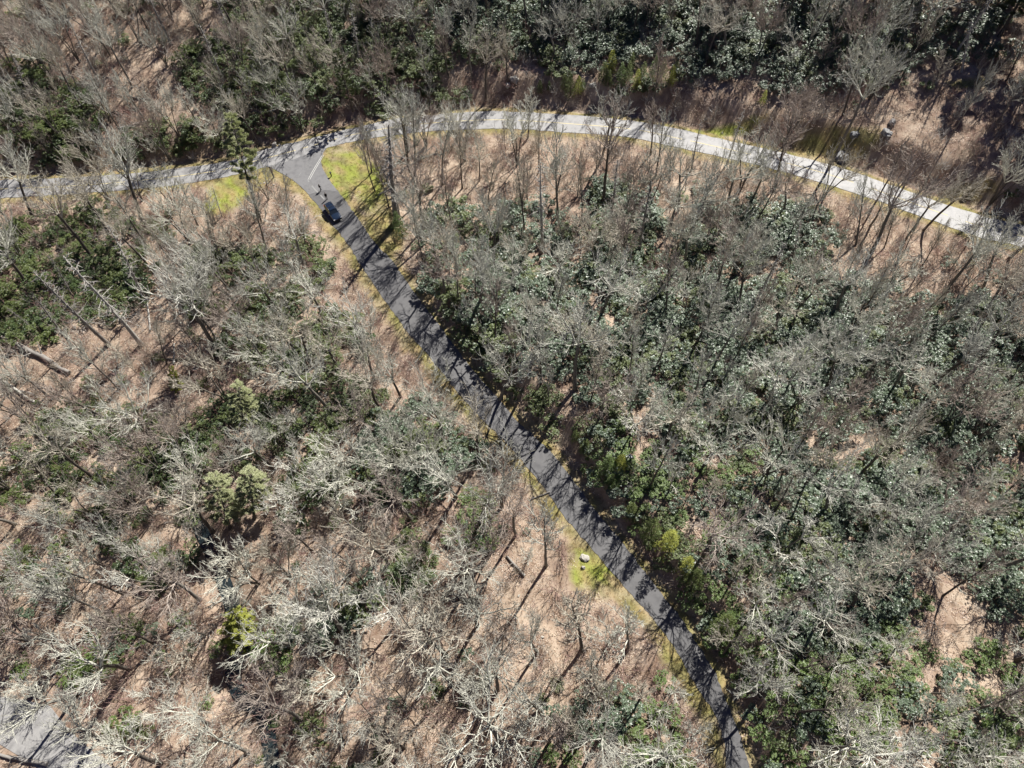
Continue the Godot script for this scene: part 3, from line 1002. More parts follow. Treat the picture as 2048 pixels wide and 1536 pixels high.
func build_creek() -> void:
	var line := smooth_line(CREEK, 6, 0.0)
	var s := Shape.new()
	for k in line.size():
		var a: Vector2 = line[k]
		var dir: Vector2 = (line[mini(k + 1, line.size() - 1)] - line[maxi(k - 1, 0)]).normalized()
		var side := dir.orthogonal()
		var level := on(a.x, a.y).y + 0.2
		for q in 7:
			var off := (q - 3) * 0.34 * minf(1.0, k * 0.12)
			var p := a + side * off
			s.v.append(Vector3(p.x, level + soft.get_noise_2d(p.x * 40.0, p.y * 40.0) * 0.09, p.y))
			s.n.append(Vector3(soft.get_noise_2d(p.x * 60.0, p.y * 60.0) * 0.5, 1, soft.get_noise_2d(p.y * 60.0, p.x * 60.0) * 0.5).normalized())
	for k in line.size() - 1:
		for q in 6:
			var b := k * 7 + q
			s.i.append_array([b, b + 1, b + 8, b, b + 8, b + 7])
	var o := whole("creek_water", s.commit(), M.water, "structure")
	tag(o, "dark creek water running through the southwestern wood")
	var f := Shape.new()
	var c := on(-61.0, -17.0)
	for q in CREEK.size():
		if q == 6:
			c = on(CREEK[q].x, CREEK[q].y, 0.26)
	for q in 90:
		var p := c + Vector3(rng.randfn(0.3, 0.7), rng.randf_range(-0.04, 0.03), rng.randfn(-0.3, 0.9))
		var r := rng.randf_range(0.08, 0.3)
		var along := Vector3(cos(q), 0.1, sin(q)) * r
		f.leaf(p - along * 0.5, along, Vector3(-along.z, 0, along.x) * 0.4, Vector3.UP)
	o = whole("creek_foam", f.commit(), M.foam, "stuff")
	tag(o, "white water foam tumbling below the bright pine", "foam")

func rock_mesh(sd: int) -> ArrayMesh:
	var n := FastNoiseLite.new()
	n.seed = sd
	n.frequency = 0.9
	var s := Shape.new()
	var rows := 9
	var cols := 14
	for j in rows + 1:
		for i in cols:
			var th := PI * j / rows
			var ph := TAU * i / cols
			var d := Vector3(sin(th) * cos(ph), cos(th), sin(th) * sin(ph))
			var r := 0.5 * (1.0 + 0.55 * n.get_noise_3dv(d * 1.3) + 0.18 * n.get_noise_3dv(d * 4.0))
			var p := d * r
			p.y = minf(p.y, 0.40)
			s.v.append(p)
	for j in rows:
		for i in cols:
			var a := j * cols + i
			var b := j * cols + (i + 1) % cols
			s.i.append_array([a, a + cols, b, b, a + cols, b + cols])
	var st := SurfaceTool.new()
	st.begin(Mesh.PRIMITIVE_TRIANGLES)
	st.set_smooth_group(-1)
	for k in s.i:
		st.add_vertex(s.v[k])
	st.generate_normals()
	return st.commit()

func build_boulders() -> void:
	var kinds := []
	for k in 5:
		kinds.append(rock_mesh(200 + k))
	for k in ROCKS.size():
		var r: Array = ROCKS[k]
		var name_: String = "boulder" if r[2] > 1.0 else "stone"
		var text: String = r[4]
		var m: Material = M.stone_dark if text.contains("dark") else M.stone_grey if text.contains("grey") or text.contains("mossy") else M.stone_pale
		var o := whole(name_, kinds[k % 5], m)
		var w: float = r[2]
		var tall: float = r[3] * w
		o.scale = Vector3(w * 1.0, tall * 1.3, w * 0.72)
		o.rotation.y = 0.7 + k * 1.9 if k else -0.5
		o.position = on(r[0], r[1], tall * 0.28)
		tag(o, text, "rock" if w > 1.0 else "stone", "rocks lying about")

func build_logs() -> void:
	for k in LOGS.size():
		var l: Array = LOGS[k]
		var a := on(l[0], l[1])
		var b := on(l[2], l[3])
		var r: float = l[4]
		var o := thing("fallen_log", a)
		var pts := PackedVector3Array()
		var rad := PackedFloat32Array()
		for q in 9:
			var t := q / 8.0
			var p := a.lerp(b, t) - a
			p.y = on(a.x + p.x, a.z + p.z).y - a.y + r * 0.75 + 0.1
			pts.append(p + Vector3(rng.randf_range(-1, 1), 0, rng.randf_range(-1, 1)) * r * 0.35)
			rad.append(r * lerpf(1.0, 0.6, t) * rng.randf_range(0.9, 1.1))
		var s := Shape.new()
		s.tube(pts, rad, 9, true)
		var m: Material = M.trunk_dark if String(l[5]).contains("dark") else M.dead_wood if String(l[5]).contains("pale") else M.log_wood
		part("log_stem", s.commit(), m, o)
		for q in 4 if r > 0.15 else 2:
			var st := Shape.new()
			var root := pts[2 + q]
			var dir := Vector3(rng.randf_range(-1, 1), rng.randf_range(0.3, 0.9), rng.randf_range(-1, 1)).normalized()
			st.tube(PackedVector3Array([root, root + dir * r * 2.5, root + dir * r * 5.0 + Vector3(0, 0.1, 0)]), PackedFloat32Array([r * 0.28, r * 0.2, r * 0.08]), 5, true)
			part("branch_stub", st.commit(), m, o)
		tag(o, l[5], "log", "logs lying on the woodland floor")

# ---------------------------------------------------------------- trees
var kinds := {"o": [], "m": [], "d": [], "p": [], "h": [], "s": [], "v": []}
var sprigs := []          # leafless undergrowth meshes
var bushes := []          # evergreen shrub meshes

func grow(s: Shape, r: RandomNumberGenerator, from: Vector3, dir: Vector3, length: float, radius: float, level: int, st: Dictionary) -> void:
	var segs: int = [7, 5, 3, 2][level]
	var pts := PackedVector3Array([from])
	var rad := PackedFloat32Array([radius])
	var p := from
	var d := dir
	var wig: float = st.wig * [0.75, 1.0, 1.1, 0.8][level]
	var tip: float = [0.42, 0.42, 0.5, 0.55][level]
	for k in segs:
		d = (d + Vector3(r.randf_range(-1, 1), r.randf_range(-0.8, 0.9), r.randf_range(-1, 1)) * wig + Vector3.UP * st.lift).normalized()
		p += d * length / segs
		pts.append(p)
		rad.append(radius * lerpf(1.0, tip, float(k + 1) / segs))
	s.tube(pts, rad, [6, 4, 3, 3][level])
	if level == 3:
		return
	var n: int = [st.n1, st.n2, st.n3][level]
	for k in n:
		var t := lerpf(st.bare, 1.0, (k + r.randf_range(0.2, 0.9)) / n)
		if k == n - 1:
			t = 1.0
		var f := t * segs
		var i := mini(int(f), segs - 1)
		var at := pts[i].lerp(pts[i + 1], f - i)
		var along := (pts[i + 1] - pts[i]).normalized()
		var out := along.cross(Vector3(r.randf_range(-1, 1), r.randf_range(-1, 1), r.randf_range(-1, 1))).normalized()
		var nd: Vector3 = (along + out * r.randf_range(0.45, 1.15) * st.open * (0.35 if t > 0.97 else 1.0)).normalized()
		if level == 0 and nd.y < -0.1:
			nd.y *= -0.4
		var nl: float = length * r.randf_range(0.34, 0.62) * lerpf(1.0, 0.72, t)
		var nr: float = maxf(rad[i + 1] * r.randf_range(0.5, 0.72), st.thin * [2.0, 1.4, 1.0][level])
		grow(s, r, at, nd, nl, nr, level + 1, st)

func trunk_line(r: RandomNumberGenerator, tall: float, wig: float, n: int) -> PackedVector3Array:
	var pts := PackedVector3Array([Vector3(0, -0.5, 0)])
	var d := Vector3.UP
	var p := Vector3(0, -0.5, 0)
	for k in n:
		d = (d + Vector3(r.randf_range(-1, 1), 0.5, r.randf_range(-1, 1)) * wig).normalized()
		p += d * (tall + 0.5) / n
		pts.append(p)
	return pts

func tapered(n: int, a: float, b: float) -> PackedFloat32Array:
	var out := PackedFloat32Array()
	for k in n:
		out.append(lerpf(a, b, float(k) / (n - 1)) * (1.35 if k == 0 else 1.0))
	return out

func spreading(sd: int, limb_m: Material, trunk_m: Material) -> Node3D:
	var r := RandomNumberGenerator.new()
	r.seed = sd
	var o := Node3D.new()
	var fork := r.randf_range(8.5, 11.5)
	var pts := trunk_line(r, fork, 0.07, 7)
	var s := Shape.new()
	s.tube(pts, tapered(8, 0.30, 0.20), 8)
	part("trunk", s.commit(), trunk_m, o)
	var n := r.randi_range(5, 6)
	var st := {"wig": 0.27, "lift": 0.085, "n1": 8, "n2": 6, "n3": 3, "bare": 0.16, "open": 1.0, "thin": 0.0235}
	var off := r.randf() * TAU
	for k in n:
		var a := off + TAU * k / n + r.randf_range(-0.35, 0.35)
		var flat := r.randf_range(0.55, 1.5) if k else 0.25
		var dir := Vector3(cos(a) * flat, 1.0, sin(a) * flat).normalized()
		var from := pts[7] if k < 3 else pts[6].lerp(pts[7], r.randf_range(0.1, 0.9))
		var q := Shape.new()
		grow(q, r, from, dir, r.randf_range(5.6, 7.6) * (1.2 if k == 0 else 1.0), r.randf_range(0.09, 0.13), 0, st)
		part("limb", q.commit(), limb_m, o)
	o.set_meta("tall", fork + 8.2)
	return o

func slender(sd: int, limb_m: Material, trunk_m: Material) -> Node3D:
	var r := RandomNumberGenerator.new()
	r.seed = sd
	var o := Node3D.new()
	var tall := r.randf_range(17.0, 19.0)
	var pts := trunk_line(r, tall * 0.86, 0.055, 11)
	var s := Shape.new()
	s.tube(pts, tapered(12, 0.21, 0.055), 7)
	part("trunk", s.commit(), trunk_m, o)
	var st := {"wig": 0.17, "lift": 0.15, "n1": 6, "n2": 4, "n3": 3, "bare": 0.15, "open": 0.9, "thin": 0.0225}
	var n := r.randi_range(11, 14)
	var q := Shape.new()
	for k in n:
		var f := lerpf(4.6, 10.9, float(k) / (n - 1))
		var i := int(f)
		var at := pts[i].lerp(pts[mini(i + 1, 11)], f - i)
		var a := k * 2.4 + r.randf_range(-0.5, 0.5)
		var flat := r.randf_range(0.5, 1.0)
		var dir := Vector3(cos(a) * flat, 1.0, sin(a) * flat).normalized()
		if k == n - 1:
			dir = Vector3.UP
		grow(q, r, at, dir, lerpf(4.6, 2.6, float(k) / (n - 1)) * r.randf_range(0.8, 1.2), lerpf(0.075, 0.05, float(k) / (n - 1)), 0, st)
	part("crown", q.commit(), limb_m, o)
	o.set_meta("tall", tall)
	return o

func young_tree(sd: int, m: Material) -> Node3D:
	var r := RandomNumberGenerator.new()
	r.seed = sd
	var o := Node3D.new()
	var tall := 8.0
	var pts := trunk_line(r, 6.4, 0.09, 8)
	var s := Shape.new()
	s.tube(pts, tapered(9, 0.085, 0.03), 6)
	part("trunk", s.commit(), M.trunk_grey, o)
	var st := {"wig": 0.22, "lift": 0.09, "n1": 5, "n2": 4, "n3": 3, "bare": 0.12, "open": 1.0, "thin": 0.02}
	var q := Shape.new()
	for k in 10:
		var f := lerpf(1.6, 7.9, k / 9.0)
		var at := pts[int(f)].lerp(pts[int(f) + 1], f - int(f))
		var a := k * 2.4 + r.randf_range(-0.5, 0.5)
		var flat := r.randf_range(0.6, 1.3)
		grow(q, r, at, Vector3(cos(a) * flat, 1.0, sin(a) * flat).normalized(), r.randf_range(1.9, 3.0), 0.036, 0, st)
	part("crown", q.commit(), m, o)
	o.set_meta("tall", tall)
	return o

func many_stemmed(sd: int, m: Material) -> Node3D:
	var r := RandomNumberGenerator.new()
	r.seed = sd
	var o := Node3D.new()
	var n := r.randi_range(3, 4)
	var off := r.randf() * TAU
	var q := Shape.new()
	for k in n:
		var a := off + TAU * k / n
		var d := Vector3(cos(a), 0, sin(a))
		var b := r.randf_range(0.8, 1.8)
		var pts := PackedVector3Array([d * 0.12 + Vector3(0, -0.4, 0), d * 0.35 + Vector3(0, 2.2, 0), d * b * 0.7 + Vector3(0, 4.6, 0), d * b * 1.15 + Vector3(r.randf_range(-0.3, 0.3), 7.0, r.randf_range(-0.3, 0.3))])
		var s := Shape.new()
		s.tube(pts, PackedFloat32Array([0.16, 0.12, 0.10, 0.085]), 7)
		part("stem", s.commit(), M.trunk_grey if sd % 2 else M.trunk_dark, o)
		var st := {"wig": 0.2, "lift": 0.10, "n1": 6, "n2": 5, "n3": 3, "bare": 0.12, "open": 1.0, "thin": 0.0235}
		for e in 4:
			var c := a + (e - 1.5) * 0.75
			var flat := r.randf_range(0.35, 1.25)
			grow(q, r, pts[3].lerp(pts[2], r.randf() * 0.5 if e else 0.0), Vector3(cos(c) * flat, 1, sin(c) * flat).normalized(), r.randf_range(3.6, 5.2), 0.07, 0, st)
	part("crown", q.commit(), m, o)
	o.set_meta("tall", 12.0)
	return o

func dead(sd: int, m: Material) -> Node3D:
	var r := RandomNumberGenerator.new()
	r.seed = sd
	var o := Node3D.new()
	var tall := 18.0
	var pts := trunk_line(r, tall, 0.022, 12)
	var s := Shape.new()
	s.tube(pts, tapered(13, 0.29, 0.06), 8, true)
	part("trunk", s.commit(), m, o)
	var q := Shape.new()
	for k in r.randi_range(46, 74):
		var f := lerpf(3.5, 11.8, r.randf())
		var i := int(f)
		var at := pts[i].lerp(pts[i + 1], f - i)
		var a := r.randf() * TAU
		var dir := Vector3(cos(a), r.randf_range(-0.25, 0.4), sin(a)).normalized()
		var long := r.randf_range(0.5, 2.1) * (1.6 if r.randf() < 0.15 else 1.0) * lerpf(1.1, 0.5, f / 12.0)
		var mid := at + dir * long * 0.55 + Vector3(0, r.randf_range(-0.12, 0.1), 0)
		var end := at + dir * long + Vector3(r.randf_range(-0.2, 0.2), r.randf_range(-0.3, 0.15), r.randf_range(-0.2, 0.2))
		q.tube(PackedVector3Array([at, mid, end]), PackedFloat32Array([0.055, 0.04, 0.02]), 4)
		if long > 0.9:
			for w in 3:
				var tw := mid + Vector3(r.randf_range(-0.6, 0.6), r.randf_range(-0.3, 0.4), r.randf_range(-0.6, 0.6))
				q.tube(PackedVector3Array([mid, tw]), PackedFloat32Array([0.026, 0.014]), 3)
	part("branch_stubs", q.commit(), m, o).set_meta("kind", "stuff")
	o.set_meta("tall", tall)
	return o

func tuft(s: Shape, r: RandomNumberGenerator, at: Vector3, out: Vector3, size: float, blades: int) -> void:
	for k in blades:
		var d := (out + Vector3(r.randf_range(-1, 1), r.randf_range(-0.7, 1), r.randf_range(-1, 1)) * 0.85).normalized() * size * r.randf_range(0.6, 1.1)
		var side := d.cross(Vector3(r.randf_range(-1, 1), r.randf_range(-1, 1), r.randf_range(-1, 1))).normalized() * size * 0.085
		var up := d.cross(side).normalized()
		if up.y < 0.0:
			up = -up
		s.leaf(at, d, side, (up + Vector3.UP * 0.5).normalized())

func pine(sd: int, needles: Material, wide: float, first: float, dense: float) -> Node3D:
	var r := RandomNumberGenerator.new()
	r.seed = sd
	var o := Node3D.new()
	var tall := 18.0
	var pts := trunk_line(r, tall, 0.02, 10)
	var s := Shape.new()
	s.tube(pts, tapered(11, 0.24, 0.03), 8)
	part("trunk", s.commit(), M.trunk_dark, o)
	var b := Shape.new()
	var q := Shape.new()
	var levels := int((1.0 - first) * 24)
	for l in levels:
		var t := lerpf(first, 0.985, float(l) / (levels - 1))
		var f := t * 10.0
		var at := pts[int(f)].lerp(pts[mini(int(f) + 1, 10)], f - int(f))
		var reach := wide * pow(1.0 - t, 0.55) * minf(1.0, 0.5 + (t - first) * 3.0) + 0.35
		for k in 5:
			if r.randf() > 0.86:
				continue
			var a := k * TAU / 5.0 + l * 0.9 + r.randf_range(-0.3, 0.3)
			var dir := Vector3(cos(a), r.randf_range(-0.05, 0.35), sin(a)).normalized()
			var long := reach * r.randf_range(0.65, 1.15)
			var e := at + dir * long + Vector3(0, long * 0.12, 0)
			b.tube(PackedVector3Array([at, at.lerp(e, 0.5) - Vector3(0, 0.08, 0), e]), PackedFloat32Array([0.035, 0.025, 0.01]), 3)
			var n := int(long * 11.0 * dense) + 5
			for w in n:
				var u := lerpf(0.28, 1.0, sqrt(r.randf()))
				var p := at.lerp(e, u) + Vector3(r.randf_range(-1, 1), r.randf_range(-0.35, 0.45), r.randf_range(-1, 1)) * 0.34 * (0.4 + u * long * 0.22)
				tuft(q, r, p, (dir * 0.7 + Vector3.UP * 0.5).normalized(), 0.33, 11)
	part("branches", b.commit(), M.trunk_grey, o).set_meta("kind", "stuff")
	part("crown", q.commit(), needles, o)
	o.set_meta("tall", tall)
	return o

func young_conifer(sd: int, needles: Material) -> Node3D:
	var r := RandomNumberGenerator.new()
	r.seed = sd
	var o := Node3D.new()
	var tall := 5.0
	var s := Shape.new()
	s.tube(PackedVector3Array([Vector3(0, -0.2, 0), Vector3(0.04, 2.5, 0), Vector3(0, 4.9, 0.05)]), PackedFloat32Array([0.07, 0.045, 0.01]), 6)
	part("trunk", s.commit(), M.trunk_dark, o)
	var q := Shape.new()
	for l in 26:
		var t := lerpf(0.05, 0.98, l / 25.0)
		var reach := 1.35 * pow(1.0 - t, 0.8) + 0.1
		for k in 6:
			var a := k * TAU / 6.0 + l * 0.7 + r.randf_range(-0.4, 0.4)
			var long := reach * r.randf_range(0.55, 1.2)
			var dir := Vector3(cos(a), r.randf_range(-0.1, 0.3), sin(a))
			for w in int(long * 7.0) + 2:
				var u := sqrt(r.randf())
				tuft(q, r, Vector3(0, t * tall, 0) + dir * long * u + Vector3(r.randf_range(-0.12, 0.12), r.randf_range(-0.1, 0.1), r.randf_range(-0.12, 0.12)), dir, 0.19, 7)
	part("crown", q.commit(), needles, o)
	o.set_meta("tall", tall)
	return o

func bush(sd: int, leaves: Material) -> Node3D:
	var r := RandomNumberGenerator.new()
	r.seed = sd
	var o := Node3D.new()
	var st := Shape.new()
	var q := Shape.new()
	for k in r.randi_range(11, 15):
		var a := r.randf() * TAU
		var far := sqrt(r.randf()) * 1.75
		var c := Vector3(cos(a) * far, r.randf_range(0.5, 2.1) - far * 0.2, sin(a) * far)
		var rad := r.randf_range(0.3, 0.75)
		st.tube(PackedVector3Array([Vector3(0, -0.15, 0), c * 0.5 + Vector3(r.randf_range(-0.2, 0.2), -0.1, 0.1), c]), PackedFloat32Array([0.05, 0.035, 0.015]), 4)
		for w in 20:
			var d := Vector3(r.randf_range(-1, 1), r.randf_range(-0.35, 1), r.randf_range(-1, 1)).normalized()
			var at := c + d * rad * r.randf_range(0.7, 1.05) * Vector3(1, 0.8, 1)
			for e in 8:            # a whorl of leaves at the tip of each shoot
				var b := e * TAU / 8.0 + r.randf_range(-0.3, 0.3)
				var flat := (Vector3(cos(b), r.randf_range(-0.45, 0.3), sin(b)) + d * 0.35).normalized()
				var side := flat.cross(Vector3.UP + d * 0.3 + Vector3(r.randf_range(-0.5, 0.5), 0, r.randf_range(-0.5, 0.5))).normalized()
				q.leaf(at, flat * r.randf_range(0.15, 0.24), side * 0.04, side.cross(flat).normalized())
	part("stems", st.commit(), M.trunk_grey, o).set_meta("kind", "stuff")
	part("foliage", q.commit(), leaves, o)
	return o

func sprig(sd: int) -> ArrayMesh:
	var r := RandomNumberGenerator.new()
	r.seed = sd
	var s := Shape.new()
	var st := {"wig": 0.2, "lift": 0.06, "n1": 4, "n2": 4, "n3": 3, "bare": 0.12, "open": 0.95, "thin": 0.016}
	for k in 6:
		var a := r.randf() * TAU
		var b := r.randf_range(0.15, 0.75)
		grow(s, r, Vector3(cos(a) * 0.2, -0.05, sin(a) * 0.2), Vector3(cos(a) * b, 1, sin(a) * b).normalized(), r.randf_range(1.2, 2.3), 0.016, 1, st)
	return s.commit()

func make_tree_kinds() -> void:
	var tones := [M.bark_pale, M.bark_grey, M.bark_white, M.bark_tan, M.bark_pale, M.bark_grey, M.bark_tan, M.bark_pale, M.bark_brown, M.bark_grey]
	for k in 10:
		kinds.o.append(spreading(1000 + k, tones[k], M.trunk_grey if k % 3 else M.trunk_dark))
	var tm := [M.bark_grey, M.bark_tan, M.bark_brown, M.bark_grey, M.bark_tan, M.bark_brown, M.bark_pale, M.bark_grey, M.bark_tan]
	for k in 9:
		kinds.m.append(slender(2000 + k, tm[k], M.trunk_dark if k % 3 else M.trunk_grey))
	for k in 6:
		kinds.v.append(many_stemmed(2700 + k, [M.bark_pale, M.bark_tan, M.bark_grey, M.bark_white, M.bark_pale, M.bark_brown][k]))
	for k in 7:
		kinds.s.append(young_tree(2500 + k, [M.bark_grey, M.bark_tan, M.bark_brown, M.bark_pale, M.bark_grey, M.bark_tan, M.bark_pale][k]))
	for k in 5:
		kinds.d.append(dead(3000 + k, M.log_wood if k % 2 else M.dead_wood))
	kinds.p.append(pine(4000, M.needle_pale, 3.3, 0.44, 3.6))
	kinds.p.append(pine(4001, M.needle_bright, 3.4, 0.22, 2.4))
	kinds.p.append(pine(4002, M.needle_pale, 3.2, 0.25, 2.4))
	kinds.p.append(pine(4003, M.needle_dark, 3.4, 0.25, 2.2))
	for k in 4:
		kinds.h.append(young_conifer(5000 + k, M.needle_young if k % 2 else M.needle_bright if k == 2 else M.leaf_bright))
	var lm := [M.leaf_olive, M.leaf_deep, M.leaf_olive, M.leaf_blue, M.leaf_blue, M.leaf_blue, M.leaf_bright, M.leaf_bright, M.leaf_olive]
	for k in 9:
		bushes.append(bush(6000 + k, lm[k]))
	for k in 5:
		sprigs.append(sprig(7000 + k))

const NOUN := {"o": "spreading_tree", "m": "slender_tree", "d": "dead_tree", "p": "pine_tree", "h": "young_conifer", "s": "sapling_tree", "v": "many_stemmed_tree", "b": "evergreen_shrub"}
const PLURAL := {"o": "bare spreading trees of the wood", "m": "bare slender trees of the wood", "d": "standing dead trees", "p": "pines among the bare trees", "h": "young conifers", "s": "bare saplings under the taller trees", "v": "bare trees with several stems", "b": "evergreen shrubs of the thickets"}
const KIND := {"o": "tree", "m": "tree", "d": "dead tree", "p": "pine", "h": "conifer", "s": "sapling", "v": "tree", "b": "shrub"}
const TONE_O := ["pale grey", "mid grey", "whitish", "tan", "light grey", "ashen", "fawn", "silvery", "brownish", "dull grey"]
const TONE_M := ["grey", "tan", "brown", "ashen", "fawn", "russet", "pale", "dull grey", "straw-brown"]
const TONE_P := ["sparse pale green", "dense bright yellow-green", "pale green", "dark green"]
const TONE_B := ["olive green", "deep green", "dark olive", "glossy blue-green", "glossy grey-green", "shiny blue-green", "bright green", "fresh green", "yellowish olive"]

func where(x: float, z: float, rank := 0) -> String:
	var near := []
	for l in LANDMARKS:
		var d := Vector2(x - l[0], z - l[1])
		if d.length() > 1.0:
			near.append([d.length(), l[2], d])
	near.sort_custom(func(a, b): return a[0] < b[0])
	var best: float = near[rank][0]
	var words: String = near[rank][1]
	var from: Vector2 = near[rank][2]
	var a := fposmod(atan2(from.x, -from.y) + PI / 8.0, TAU)
	var to: String = ["north", "northeast", "east", "southeast", "south", "southwest", "west", "northwest"][int(a / (PI / 4.0)) % 8]
	return "%s %s of %s" % ["just" if best < 5.0 else "a little" if best < 10.0 else "some way" if best < 16.0 else "far", to, words]

func describe(k: String, v: int, tall: float, x: float, z: float) -> String:
	var size := ("small" if tall < 12.0 else "mid-sized" if tall < 17.0 else "tall")
	var look := ""
	match k:
		"o": look = "%s %s spreading bare tree" % [size, TONE_O[v]]
		"m": look = "%s %s slender bare tree" % [size, TONE_M[v]]
		"v": look = "%s %s many-stemmed bare tree" % [size, ["pale grey", "tan", "mid grey", "whitish", "light grey", "brown"][v]]
		"s": look = "%s %s twiggy sapling" % ["low" if tall < 6.0 else "bushy" if tall < 7.5 else "lanky", TONE_M[v]]
		"d": look = "%s %s dead trunk" % [size, "weathered" if v % 2 == 0 else "grey"]
		"p": look = "%s pine" % TONE_P[v]
		"h": look = "young %s conifer" % ["green", "dark green", "yellow-green", "deep green"][v]
		"b": look = "%s %s shrub" % ["squat" if tall < 2.0 else "medium" if tall < 2.6 else "large", TONE_B[v]]
	var text := ""
	for rank in 7:
		text = look + " " + where(x, z, rank)
		if text.split(" ").size() > 16:
			text = text.replace(size + " ", "")
		if text.split(" ").size() > 16:
			text = text.replace(" bare", "").replace("a little ", "").replace("some way ", "")
		if not spots.has(text):
			break
	spots[text] = true
	return text

var spots := {}
func plant(k: String, v: int, x: float, z: float, tall: float, turn: float, lean := Vector3.UP, wide := 1.0, sink := 0.0) -> void:
	var proto: Node3D = bushes[v] if k == "b" else kinds[k][v]
	var o: Node3D = proto.duplicate()
	o.name = numbered(NOUN[k])
	add_child(o)
	var up := lean.normalized()
	var basis_ := Basis(Quaternion(Vector3.UP, up)) * Basis(Vector3.UP, turn)
	var sy: float = tall / (2.2 if k == "b" else proto.get_meta("tall"))
	o.transform = Transform3D(basis_.scaled_local(Vector3(sy * wide, sy, sy * wide)), on(x, z, -sink))
	tag(o, describe(k, v, tall, x, z), KIND[k], PLURAL[k])
	o.remove_meta("tall")
	taken.append(Vector3(x, z, 3.0 if k == "p" else 1.0 if k == "h" else 0.0))

func plant_placed() -> void:
	var count := {"o": 0, "m": 0, "d": 0, "p": 0, "h": 0}
	for p in PLACED:
		var k: String = p[0]
		count[k] += 1
		var v: int = (count[k] * 7 + 2) % kinds[k].size()
		if k == "p":
			v = [0, 1, 2, 2, 2, 1][count[k] - 1] if count[k] < 7 else 3
		var wide: float = p[6]
		if k == "p" and p[3] < 15.0:
			wide *= 1.25
		if k == "m" or k == "o":
			wide *= 19.0 / maxf(p[3], 12.0) * 0.55 + 0.45
		plant(k, v, p[1], p[2], p[3], rng.randf() * TAU, Vector3(p[4], p[3], p[5]), wide)

func in_view(x: float, z: float) -> bool:        # the stretch of land that the photograph shows, with a margin
	var f := -z
	var near := (f + 8.0) / 190.0
	return f > -14.0 and f < 196.0 and x > lerpf(-82.0, -142.0, near) and x < lerpf(72.0, 150.0, near)

func crowded(x: float, z: float, wish: float) -> bool:
	for t in taken:
		var dx := t.x - x
		if dx < 7.0 and dx > -7.0:
			var gap := wish
			var dz := t.y - z
			if t.z > 0.0:
				gap = maxf(gap, 6.5 if z > t.y - 1.0 and t.z > 2.5 else 4.0)
			if dx * dx + dz * dz < gap * gap:
				return true
	return false

func plant_woods() -> void:
	var r := RandomNumberGenerator.new()
	r.seed = 99
	var count := {"o": 0, "m": 0, "d": 0, "s": 0, "v": 0}
	for p in PLACED:
		if count.has(p[0]):
			count[p[0]] += 1
	for k in range(8, DRIVE_EAST.size() - 1):                 # the row whose shadows cross the driveway
		for e in 3:
			var p: Vector2 = DRIVE_EAST[k].lerp(DRIVE_EAST[k + 1], (e + r.randf()) / 3.0)
			var away: Vector2 = (DRIVE_EAST[k + 1] - DRIVE_EAST[k]).normalized().orthogonal()
			var q := p + away * r.randf_range(3.6, 9.5)
			if sample(to_road, q.x, q.y) < 3.0:
				q = p - away * r.randf_range(3.6, 9.5)
			if sample(to_road, q.x, q.y) < 3.0 or crowded(q.x, q.y, 2.8):
				continue
			var kind := "m" if r.randf() < 0.7 else "o"
			count[kind] += 1
			plant(kind, r.randi() % kinds[kind].size(), q.x, q.y, r.randf_range(12.0, 18.0), r.randf() * TAU, Vector3(r.randfn(0, 0.04), 1, r.randfn(0, 0.04)), r.randf_range(0.8, 1.1))
	print("row ", count)
	var tries := 0
	while tries < 9000 and count.o + count.m + count.v < 860:
		tries += 1
		var f := r.randf_range(-10.0, 190.0)
		var x := r.randf_range(-140.0, 150.0)
		var z := -f
		if not in_view(x, z):
			continue
		var d := sample(to_road, x, z)
		if d < 2.2:
			continue
		if spot_weight(CLEARINGS, x, z).x > r.randf() or spot_weight(LAWNS, x, z, 4).x > 0.05:
			continue
		var east := sample(east_of, x, z) > 0.0
		var north := sample(north_of, x, z) > 0.0
		if not east and not north and d < 7.0 and r.randf() < 0.75:
			continue
		if absf(line_gap(CREEK, Vector2(x, z))) < 2.5:
			continue
		if north and r.randf() < (0.2 if x < -40.0 else 0.5):
			continue
		var gap := 4.1 if north else 4.3
		if crowded(x, z, gap * r.randf_range(0.85, 1.35)):
			continue
		var k := "o" if r.randf() < (0.42 if north else 0.56) else "m"
		if north and r.randf() < 0.07 and count.d < 75:
			k = "d"
		if k != "d" and r.randf() < (0.26 if east else 0.4):
			k = "v"
		if count[k] >= 300:
			k = "v" if count.v < 300 else "m" if count.m < 300 else "o"
		if count[k] >= 300:
			break
		count[k] += 1
		var tall := r.randf_range(10.0, 19.0) if k == "o" else r.randf_range(8.0, 18.0)
		if k == "v":
			tall = r.randf_range(8.5, 14.0)
		var v: int = r.randi() % kinds[k].size()
		if north and k != "d":
			v = {"o": [1, 3, 5, 6, 9, 0], "m": [0, 1, 2, 4, 5, 7], "v": [1, 2, 5, 2, 5, 4]}[k][r.randi() % 6]
		plant(k, v, x, z, tall, r.randf() * TAU, Vector3(r.randfn(0, 0.05), 1, r.randfn(0, 0.05)), r.randf_range(0.88, 1.25) * ((15.0 if k != "v" else 11.5) / maxf(tall, 11.0)))
	tries = 0
	while tries < 9000 and count.s < 300:
		tries += 1
		var z := -r.randf_range(-8.0, 175.0)
		var x := r.randf_range(-135.0, 140.0)
		if not in_view(x, z) or sample(to_road, x, z) < 2.6 or spot_weight(CLEARINGS, x, z).x > r.randf() or crowded(x, z, 2.6):
			continue
		count.s += 1
		plant("s", r.randi() % 7, x, z, r.randf_range(4.5, 9.0), r.randf() * TAU, Vector3(r.randfn(0, 0.06), 1, r.randfn(0, 0.06)), r.randf_range(0.9, 1.35))
	print("trees ", count, " tries ", tries)

